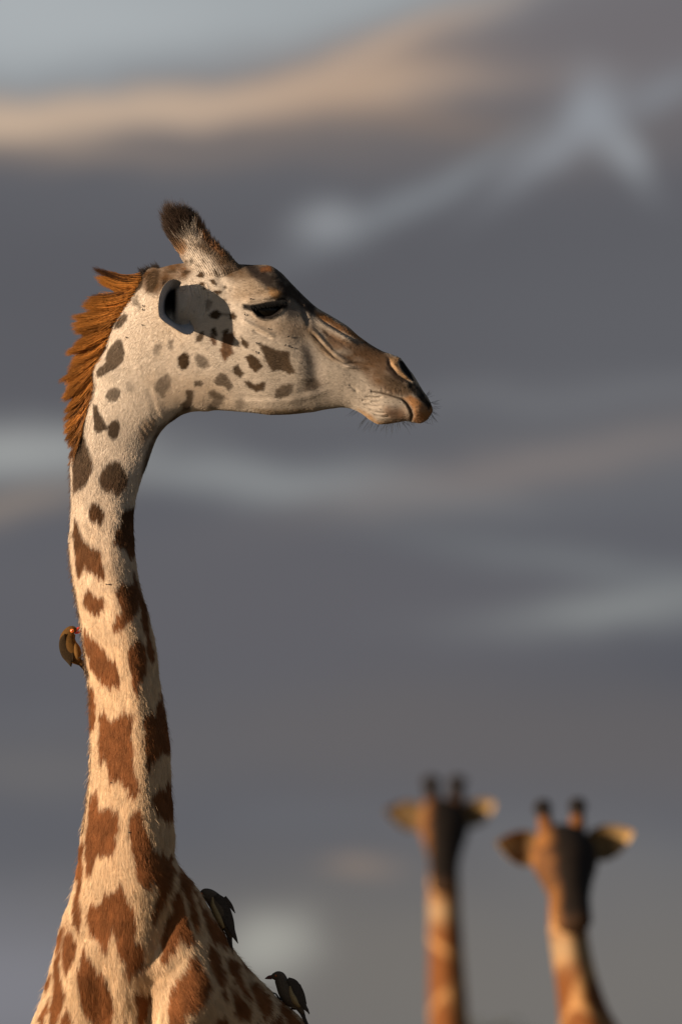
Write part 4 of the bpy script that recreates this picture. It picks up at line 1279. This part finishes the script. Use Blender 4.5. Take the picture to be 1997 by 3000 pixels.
def oxpecker(sheet, y0, body_rows, belly_rows, wing_rows, wing_tips, tail_rows, beak_up, beak_low, eye, eye_r, leg_rows, label, shaded=False):
    (bx, by), = S(sheet, [leg_rows[0][-1][:2]])
    r = empty('oxpecker', W(bx, by, y0))
    tag(r, label, 'bird', 'oxpeckers clinging to the giraffe')
    def mk(name, vf, mat, par=r):
        return mesh_obj(name, vf[0], vf[1], mat, par)
    mk('body', plane_tube(sheet, body_rows, y0, 28, 60), M_bird['shaded' if shaded else 'brown'])
    mk('belly', plane_tube(sheet, belly_rows, y0 - 0.002, 20, 40), M_bird['shaded_buff' if shaded else 'buff'])
    s = SHEET[sheet][2] * K
    wd_ = max(rw[3] for rw in body_rows) * s
    for sd_ in (-1, 1):
        w_ = mk('wing', feather_blade(sheet, wing_rows, y0 + sd_ * wd_ * .86, 3.4), M_bird['shaded_wing' if shaded else 'wing'])
        for tip in wing_tips:
            mk('flight_feather', feather_blade(sheet, tip, y0 + sd_ * wd_ * (.9 if sd_ < 0 else .8), 1.5), M_bird['shaded_wing' if shaded else 'wing'], w_)
    tl = mk('tail', feather_blade(sheet, tail_rows, y0, 4), M_bird['shaded_wing' if shaded else 'wing'])
    bk = mk('beak', plane_tube(sheet, beak_up, y0, 12, 16), M_bird['shaded_beak' if shaded else 'beak'])
    mk('lower_beak', plane_tube(sheet, beak_low, y0, 12, 16), M_bird['shaded_beak' if shaded else 'beak'], bk)
    (ex0, ey0), = S(sheet, [eye])
    hd_ = body_rows[2][3] * s
    for sd_ in (-1, 1):
        c0 = np.array(W(ex0, ey0, y0 + sd_ * hd_ * .93))
        u = np.linspace(0, np.pi, 10)[:, None]; v = np.linspace(0, 2 * np.pi, 16, endpoint=False)[None, :]
        rr = eye_r * s
        sph = np.stack([rr * np.sin(u) * np.cos(v), .55 * rr * np.cos(u) + 0 * v, rr * np.sin(u) * np.sin(v)], -1).reshape(-1, 3)
        eo = mesh_obj('eye', c0 + sph, grid_faces(10, 16), M_bird['iris'], r)
        mesh_obj('pupil', c0 + np.array((0, sd_ * .4 * rr, 0)) + sph * .5, grid_faces(10, 16), M_bird['pupil'], eo)
    for i, lr in enumerate(leg_rows):
        mk('leg', plane_tube(sheet, lr, y0 - .012 + .024 * i, 8, 16), M_bird['leg'])
    return r


oxpecker('B4', 0.02,
         [(790, 480, 40, 40), (690, 460, 120, 120), (600, 520, 185, 150), (510, 700, 235, 200), (520, 900, 260, 240), (610, 1120, 270, 240), (720, 1300, 215, 190), (860, 1450, 110, 100), (960, 1540, 50, 60)],
         [(690, 820, 60, 100), (730, 1000, 150, 190), (770, 1180, 165, 200), (800, 1320, 125, 165), (850, 1440, 40, 80)],
         [(430, 590, 10), (385, 720, 80), (370, 850, 125), (420, 1050, 165), (500, 1220, 175), (565, 1400, 105), (605, 1575, 12)],
         [[(470, 1050, 60), (560, 1280, 60), (612, 1585, 8)], [(600, 1080, 50), (650, 1250, 55), (660, 1440, 10)]],
         [(880, 1420, 110), (960, 1540, 85), (1050, 1660, 75), (1120, 1790, 60), (1150, 1860, 10)],
         [(730, 490, 54, 60), (800, 435, 46, 50), (860, 395, 32, 38), (945, 360, 8, 12)], [(720, 550, 34, 50), (830, 540, 36, 44), (890, 508, 28, 34), (970, 478, 8, 10)],
         (643, 497), 62, [[(840, 1330, 22, 22), (930, 1300, 20, 20), (990, 1270, 16, 16), (1040, 1240, 14, 14)], [(840, 1400, 22, 22), (940, 1420, 20, 20), (1010, 1400, 16, 16), (1060, 1370, 14, 14)]],
         "brown bird with open red beak and orange eye pecking the giraffe's neck")
oxpecker('B5', 0.11,
         [(230, 350, 30, 30), (290, 340, 110, 100), (400, 340, 172, 150), (560, 420, 205, 190), (740, 620, 245, 240), (890, 880, 245, 250), (1000, 1130, 200, 210), (1090, 1400, 130, 130), (1130, 1600, 60, 70)],
         [(610, 430, 40, 200), (620, 640, 85, 262), (720, 880, 115, 272), (830, 1110, 110, 255), (930, 1320, 60, 170)],
         [(700, 380, 70), (850, 560, 150), (960, 830, 170), (1070, 1120, 150), (1160, 1380, 95), (1240, 1560, 60), (1335, 1755, 8)],
         [[(960, 420, 40), (1120, 660, 55), (1255, 885, 8)], [(1150, 1350, 50), (1250, 1540, 45), (1330, 1750, 6)]],
         [(1060, 1350, 120), (1090, 1550, 85), (1120, 1750, 55), (1160, 1950, 40), (1180, 2040, 8)],
         [(260, 330, 50, 50), (230, 390, 42, 40), (215, 450, 26, 28), (225, 520, 6, 8)], [(300, 430, 36, 40), (270, 480, 28, 30), (250, 520, 18, 20), (245, 560, 5, 6)],
         (285, 330), 30, [[(620, 800, 40, 40), (560, 880, 26, 26), (430, 740, 18, 18), (320, 590, 14, 14)], [(930, 1330, 40, 40), (880, 1380, 26, 26), (780, 1290, 18, 18), (700, 1170, 14, 14)]],
         "dark bird with buff flank clinging upright below the giraffe's neck, bill pressed to the coat", shaded=True)
oxpecker('B6', 0.215,
         [(330, 340, 50, 50), (420, 320, 115, 105), (560, 330, 165, 150), (640, 500, 200, 190), (760, 720, 255, 240), (890, 920, 270, 250), (1040, 1110, 185, 190), (1170, 1260, 85, 100), (1240, 1400, 50, 60)],
         [(870, 600, 40, 240), (900, 800, 95, 275), (990, 990, 130, 275), (1090, 1130, 95, 225), (1160, 1210, 40, 130)],
         [(800, 400, 60), (960, 530, 135), (1080, 740, 150), (1190, 980, 125), (1270, 1170, 80), (1350, 1280, 45), (1430, 1390, 8)],
         [[(1130, 560, 40), (1230, 840, 60), (1330, 1110, 20)], [(1270, 1170, 50), (1360, 1280, 40), (1420, 1410, 6)]],
         [(1150, 1240, 110), (1220, 1380, 75), (1280, 1540, 55), (1360, 1720, 45), (1400, 1840, 8)],
         [(330, 325, 50, 52), (260, 335, 44, 42), (200, 355, 28, 28), (140, 382, 6, 8)], [(340, 370, 36, 40), (270, 375, 28, 32), (210, 385, 16, 18), (160, 392, 5, 6)],
         (455, 300), 26, [[(640, 960, 60, 60), (560, 960, 30, 30), (460, 830, 22, 22), (370, 800, 18, 18), (270, 775, 14, 14)], [(1000, 1230, 60, 60), (940, 1250, 26, 26), (860, 1250, 20, 20), (820, 1240, 14, 14)]],
         "dark bird with raised head and forward bill perched on the giraffe's sloping shoulder", shaded=True)

# ================================================================ flies on the face and neck
M_fly = mat_plain('black_fly', (.012, .011, .011), .35, .4, .2, 900)
FLIES = [('E2', 570, 868, 20), ('E2', 865, 975, -30), ('E2', 815, 1100, -60), ('E2', 915, 1145, 5), ('E2', 385, 1075, 20), ('E2', 375, 1225, 80), ('E2', 200, 650, 50), ('E2', 295, 405, 0), ('E2', 1000, 680, 85),
         ('H1', 632, 860, 80), ('H1', 628, 830, 70), ('H1', 632, 978, 10), ('H1', 505, 1068, 30), ('N4', 520, 348, 10), ('N4', 548, 352, -20), ('N5', 565, 758, 20), ('N5', 728, 1213, 0)]
treeV = V.reshape(-1, 3)
fsx, fsy, flat_ = SX.ravel(), SY.ravel(), LAT.ravel()
fly_me = None
for (sh, x, y, rot) in FLIES:
    (px, py), = S(sh, [(x, y)])
    k = np.argmin((fsx - px) ** 2 + (fsy - py) ** 2 + 1e6 * (flat_ < 0))
    p = treeV[k] + NRM.reshape(-1, 3)[k] * .0035
    if fly_me is None:
        parts = [tube([(-.0048, 0, 0, .0004, .0004), (-.003, 0, 0, .0018, .0016), (0, 0, 0, .0020, .0018), (.0022, 0, 0, .0012, .0012), (.003, 0, 0, .0013, .0013), (.0042, 0, 0, .0006, .0006)], 10, 14)]
        for s_ in (-1, 1):
            parts.append(tube([(.001, -.0014, .0004 * s_, .0003, .0002), (-.002, -.0022, .0008 * s_, .0012, .0002), (-.0052, -.0020, .0013 * s_, .0012, .0002), (-.0066, -.0018, .0014 * s_, .0003, .0002)], 8, 10))
        fv, ff_ = merge(parts)
        fo = mesh_obj('fly', fv, ff_, M_fly)
        fly_me = fo.data
    else:
        fo = bpy.data.objects.new('fly', fly_me); COL.objects.link(fo)
    fo.location = p
    fo.rotation_euler = (0, math.radians(rot), 0)
    fo.scale = (.62, .62, .62)
    where = 'neck' if sh in ('N4', 'N5') else ('cheek below the eye' if sh == 'E2' else 'pale hide behind the ear')
    tag(fo, "tiny black fly sitting on the giraffe's " + where, 'fly', 'flies on the ' + where)

# ================================================================ the two giraffes behind
M_far = mat_attr('far_giraffe_hide', rough=.8, bump=0, scale=30.0, vary=.2)


def leaf(base, tip, width, side_v, nrm_v, cup=.02):
    """an ear: leaf-shaped cupped plate with thickness"""
    base, tip, side_v, nrm_v = [np.asarray(q, float) for q in (base, tip, side_v, nrm_v)]
    n, m_ = 16, 9
    top, bot = [], []
    for i in range(n):
        f = i / (n - 1)
        hw = width * (math.sin(math.pi * min(1, .12 + .88 * f) ** .85) ** .8) + .003
        c0 = base + (tip - base) * f
        for j in range(m_):
            g_ = -1 + 2 * j / (m_ - 1)
            p = c0 + side_v * hw * g_ + nrm_v * cup * (g_ * g_ - .5)
            top.append(p); bot.append(p - nrm_v * .008)
    F1 = grid_faces(n, m_, wrap=False)
    F2 = F1[:, ::-1] + n * m_
    rim = []
    loop = [j for j in range(m_)] + [i * m_ + m_ - 1 for i in range(1, n)] + [(n - 1) * m_ + j for j in range(m_ - 2, -1, -1)] + [i * m_ for i in range(n - 2, 0, -1)]
    for a_, b_ in zip(loop, loop[1:] + loop[:1]):
        rim.append((a_, b_, b_ + n * m_, a_ + n * m_))
    return np.array(top + bot), [tuple(q) for q in F1] + [tuple(q) for q in F2] + rim


def far_giraffe(px, py, dist, yaw, roll, pitch, horn, side_col, mask, neck_pts, ear_l, ear_r, oss_len, label, seed, dark=1.0):
    """px, py: where the brow stands in the measured view, dist: metres behind the first giraffe"""
    f = (D + dist) / D
    bx = (px - CX) * K * f
    bz = CAMZ + (ZB + (3000 - py) * K - CAMZ) * f
    u = K * f                                    # metres per view unit out there
    gz = float(ground_z(np.array(bx), np.array(dist)))
    rootz = gz
    r = empty('giraffe', (bx, dist + 1.0, gz))
    tag(r, label, 'giraffe')
    lr = np.random.default_rng(seed)
    cy, sy_ = math.cos(yaw), math.sin(yaw)

    def head(p):
        p = np.asarray(p, float)
        cr_, sr_ = math.cos(roll), math.sin(roll)
        x = p[..., 0] * cr_ + p[..., 2] * sr_; z = -p[..., 0] * sr_ + p[..., 2] * cr_
        y = p[..., 1]
        return np.stack([bx + x * cy - y * sy_, dist + x * sy_ + y * cy, bz + z], -1)

    parts = []
    cols = []

    def add(vf, fn):
        parts.append(vf); cols.append(fn(vf[0]))
    # head, muzzle forward (-y) and down
    hp = np.array([(0, .16, .05, .03, .03), (0, .12, .05, .085, .09), (0, .02, .03, .135, .11), (0, -.10, -.04, .140, .112), (0, -.22, -.14, .108, .10), (0, -.34, -.24, .085, .082), (0, -.44, -.33, .080, .066), (0, -.50, -.385, .074, .055), (0, -.525, -.41, .03, .03)])
    hp[:, 2] *= pitch
    hv, hf = tube(hp, 32, 60, up=(1, 0, 0))
    # tube(): first radius lies across 'up' x tangent, second along up
    hv, hf = tube(hp[:, [0, 1, 2, 4, 3]], 32, 60, up=(1, 0, 0))
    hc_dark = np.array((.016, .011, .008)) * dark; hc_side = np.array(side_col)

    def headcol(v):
        coat_shade = sstep(mask, mask + .055, v[:, 0] + .10 * sstep(-.05, -.40, v[:, 2]) * (mask < -.1) * 0 - .02 * (fnoise(v[:, 2] * 14, v[:, 1] * 14, seed + 8) - .5))[:, None] * (1 - .0 * v[:, :1])  # near-black face coat, plus shade painted across its right side
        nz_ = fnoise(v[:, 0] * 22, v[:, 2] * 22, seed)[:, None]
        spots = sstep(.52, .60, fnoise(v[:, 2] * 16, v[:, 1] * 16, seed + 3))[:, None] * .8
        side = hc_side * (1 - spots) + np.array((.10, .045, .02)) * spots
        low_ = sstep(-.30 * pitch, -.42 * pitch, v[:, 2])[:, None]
        c0 = side * (1 - coat_shade) + hc_dark * coat_shade
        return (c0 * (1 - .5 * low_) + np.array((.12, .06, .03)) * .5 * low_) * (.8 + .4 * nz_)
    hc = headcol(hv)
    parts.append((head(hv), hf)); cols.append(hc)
    # horns
    for s_ in (-1, 1):
        x0 = .055 * s_
        ov, of = tube([(x0, .03, .07, .045, .045), (x0 * 1.2, .05, .12, .036 * horn, .036 * horn), (x0 * 1.3, .075, .12 + oss_len * .55, .030 * horn, .030 * horn), (x0 * 1.35, .09, .10 + oss_len * .85, .038 * horn, .038 * horn), (x0 * 1.35, .095, .10 + oss_len, .038 * horn, .038 * horn), (x0 * 1.35, .097, .125 + oss_len, .022 * horn, .022 * horn)], 16, 26, up=(0, 1, 0))
        tipk = sstep(.10 + oss_len * (.5 - .5 * (horn > 1.2)), .10 + oss_len * (.7 - .3 * (horn > 1.2)), ov[:, 2])[:, None]
        parts.append((head(ov), of)); cols.append(np.array((.17, .07, .025)) * (1 - tipk) + np.array((.016, .013, .012)) * tipk)
    # ears
    for s_, (tip, wdt, cupv) in ((-1, ear_l), (1, ear_r)):
        base = (.10 * s_, .05, .02)
        ax_ = np.array(tip) - np.array(base); ax_ /= np.linalg.norm(ax_)
        nv = np.array((.10 * s_, -1, .15)); nv -= ax_ * nv.dot(ax_); nv /= np.linalg.norm(nv)
        sv2 = np.cross(nv, ax_)
        lv, lf = leaf(base, tip, wdt, sv2, nv, cupv)
        d_ = np.linalg.norm(lv - np.array(base), axis=1) / np.linalg.norm(np.array(tip) - np.array(base))
        inner = np.exp(-((d_ - .45) / .22) ** 2)[:, None]
        parts.append((head(lv), lf)); cols.append((np.array((.42, .28, .125)) * (1 - .75 * inner) + np.array((.05, .03, .015)) * .75 * inner))
    # neck: from behind the skull down to the withers
    np_ = [(head((0, .10, .02))[0], head((0, .10, .02))[1], head((0, .10, .02))[2], .05, .06)]
    for (nx, ny, rad, dep) in neck_pts:
        zz = CAMZ + (ZB + (3000 - ny) * K - CAMZ) * f
        np_.append((( nx - CX) * u, dist + dep, zz, rad, rad * 2.2))
    lastx, lasty, lastz = np_[-1][:3]
    np_.append((lastx + .12, lasty + .35, lastz - .45, .24, .42))
    np_.append((lastx + .18, lasty + .55, lastz - .75, .30, .50))
    nv_, nf_ = tube(np_, 32, 120, up=(0, 1, 0))

    def neckcol(v):
        cell_ = lr.uniform([v[:, 0].min() - .1, v[:, 1].min() - .1, v[:, 2].min()], [v[:, 0].max() + .1, v[:, 1].max() + .1, v[:, 2].max()], (150, 3))
        d_ = np.sort(np.sqrt(((v[:, None, :] - cell_[None]) ** 2).sum(-1)), axis=1)[:, :2]
        ln_ = sstep(.02, .045, d_[:, 1] - d_[:, 0])[:, None]
        throat = np.exp(-((v[:, 2] - (bz - .50 * pitch)) / .07) ** 2)[:, None]
        a_ = np.array((.42, .22, .085)) * (1 - ln_) + np.array((.17, .06, .016)) * ln_
        return a_ * (1 - throat) + np.array((.34, .22, .115)) * throat
    parts.append((nv_, nf_)); cols.append(neckcol(nv_))
    # trunk and legs
    wx, wy, wz = np_[-1][:3]
    bv, bf = tube([(wx - .05, wy - .30, wz, .05, .05), (wx, wy - .15, wz, .30, .40), (wx + .12, wy + .35, wz - .05, .40, .46), (wx + .25, wy + .85, wz - .15, .38, .42), (wx + .33, wy + 1.15, wz - .22, .2, .28), (wx + .35, wy + 1.25, wz - .22, .03, .03)], 32, 60, up=(0, 0, 1))
    parts.append((bv, bf)); cols.append(neckcol(bv))
    for (lx, ly) in ((wx - .2, wy - .02), (wx + .2, wy + .05), (wx + .1, wy + .95), (wx + .45, wy + .9)):
        tp = wz - .1
        gl = float(ground_z(np.array(lx), np.array(ly)))
        hgt = tp - gl
        lv, lf = tube([(lx, ly, tp, .10, .10), (lx, ly, gl + .75 * hgt, .10, .12), (lx, ly, gl + .5 * hgt, .065, .07), (lx, ly - .02, gl + .25 * hgt, .045, .045), (lx, ly, gl + .12, .05, .055), (lx, ly - .02, gl, .075, .085)], 16, 40, up=(0, 1, 0))
        parts.append((lv, lf)); cols.append(np.full((len(lv), 3), .3) * np.array((1.2, .8, .45)))
    Vv, Ff = merge(parts)
    mesh_obj('body', Vv, Ff, M_far, r, colors=np.clip(np.vstack(cols), .004, .9))
    for s_ in (-1, 1):
        u_ = np.linspace(0, np.pi, 10)[:, None]; v_ = np.linspace(0, 2 * np.pi, 14, endpoint=False)[None, :]
        ev_ = np.stack([.022 * np.sin(u_) * np.cos(v_), .03 * np.sin(u_) * np.sin(v_), .022 * np.cos(u_) + 0 * v_], -1).reshape(-1, 3) + np.array((.112 * s_, -.09, -.02))
        mesh_obj('eye', head(ev_), grid_faces(10, 14), eye_mat, r)
    return r


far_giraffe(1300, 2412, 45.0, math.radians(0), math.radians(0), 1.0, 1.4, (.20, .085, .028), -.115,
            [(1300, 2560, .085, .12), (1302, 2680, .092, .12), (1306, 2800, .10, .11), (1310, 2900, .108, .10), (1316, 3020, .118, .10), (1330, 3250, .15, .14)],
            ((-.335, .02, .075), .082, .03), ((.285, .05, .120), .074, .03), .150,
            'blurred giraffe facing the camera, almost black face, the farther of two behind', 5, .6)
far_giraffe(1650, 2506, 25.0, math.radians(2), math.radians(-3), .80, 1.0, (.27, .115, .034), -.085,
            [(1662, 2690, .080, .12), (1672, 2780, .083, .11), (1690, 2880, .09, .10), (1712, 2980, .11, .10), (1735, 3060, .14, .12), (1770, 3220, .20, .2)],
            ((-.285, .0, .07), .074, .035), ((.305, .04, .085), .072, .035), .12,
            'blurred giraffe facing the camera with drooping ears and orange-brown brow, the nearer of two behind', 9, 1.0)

# ================================================================ a thorn tree beyond, its top just rising into view
def thorn_tree(x, y, top, width, label, seed):
    lr = np.random.default_rng(seed)
    gz = float(ground_z(np.array(x), np.array(y)))
    r = empty('thorn_tree', (x, y, gz))
    tag(r, label, 'tree')
    hgt = top - gz
    bark = mat_plain('grey_bark', (.10, .075, .05), .9, .1, .35, 14)
    parts = [tube([(x + .1 * math.sin(q * 3), y, gz + hgt * .62 * q, .13 * (1 - .55 * q), .13 * (1 - .55 * q)) for q in np.linspace(-.02, 1, 7)], 10, 20, up=(0, 1, 0))]
    ends = []
    for k in range(9):
        a = k * 2.4 + lr.uniform(-.3, .3)
        rr = width * lr.uniform(.3, .9)
        e = (x + rr * math.cos(a), y + rr * math.sin(a), gz + hgt * lr.uniform(.78, .93) * (1 - .12 * rr / width))
        b0 = (x, y, gz + hgt * lr.uniform(.38, .6))
        m_ = ((b0[0] * .4 + e[0] * .6), (b0[1] * .4 + e[1] * .6), b0[2] * .5 + e[2] * .5)
        parts.append(tube([(*b0, .055, .055), (*m_, .035, .035), (*e, .012, .012)], 7, 10, up=(0.1, 1, 0.05)))
        ends.append(e)
    v, f = merge(parts)
    mesh_obj('trunk', v, f, bark, r)
    n = 7000
    c_ = np.array(ends + [(x, y, gz + hgt * .93)])[lr.integers(0, 10, n)]
    p = c_ + lr.normal(0, 1, (n, 3)) * np.array((width * .28, width * .28, hgt * .035))
    dome = top - (hgt * .22) * ((p[:, 0] - x) ** 2 + (p[:, 1] - y) ** 2) / width ** 2
    p[:, 2] = np.minimum(p[:, 2], dome - .03 * lr.random(n))
    d1 = lr.normal(0, 1, (n, 3)); d1 /= np.linalg.norm(d1, axis=1, keepdims=True)
    d2 = np.cross(d1, lr.normal(0, 1, (n, 3))); d2 /= np.linalg.norm(d2, axis=1, keepdims=True)
    a, b = d1 * .05, d2 * .022
    V_ = np.stack([p - a, p + b, p + a, p - b], 1).reshape(-1, 3)
    F_ = np.arange(4 * n).reshape(n, 4)
    leafm = mat_plain('dull_green_leaves', (.055, .06, .028), .7, .15, .4, 5)
    o = mesh_obj('crown', V_, F_, leafm, r, smooth=False)
    return r


ft = (D + 110) / D
thorn_tree((1455 - CX) * K * ft, 110.0, CAMZ + (ZB + 18 * K - CAMZ) * ft, 1.15, 'blurred dark thorn tree with its crown top just showing between the two far giraffes', 3)
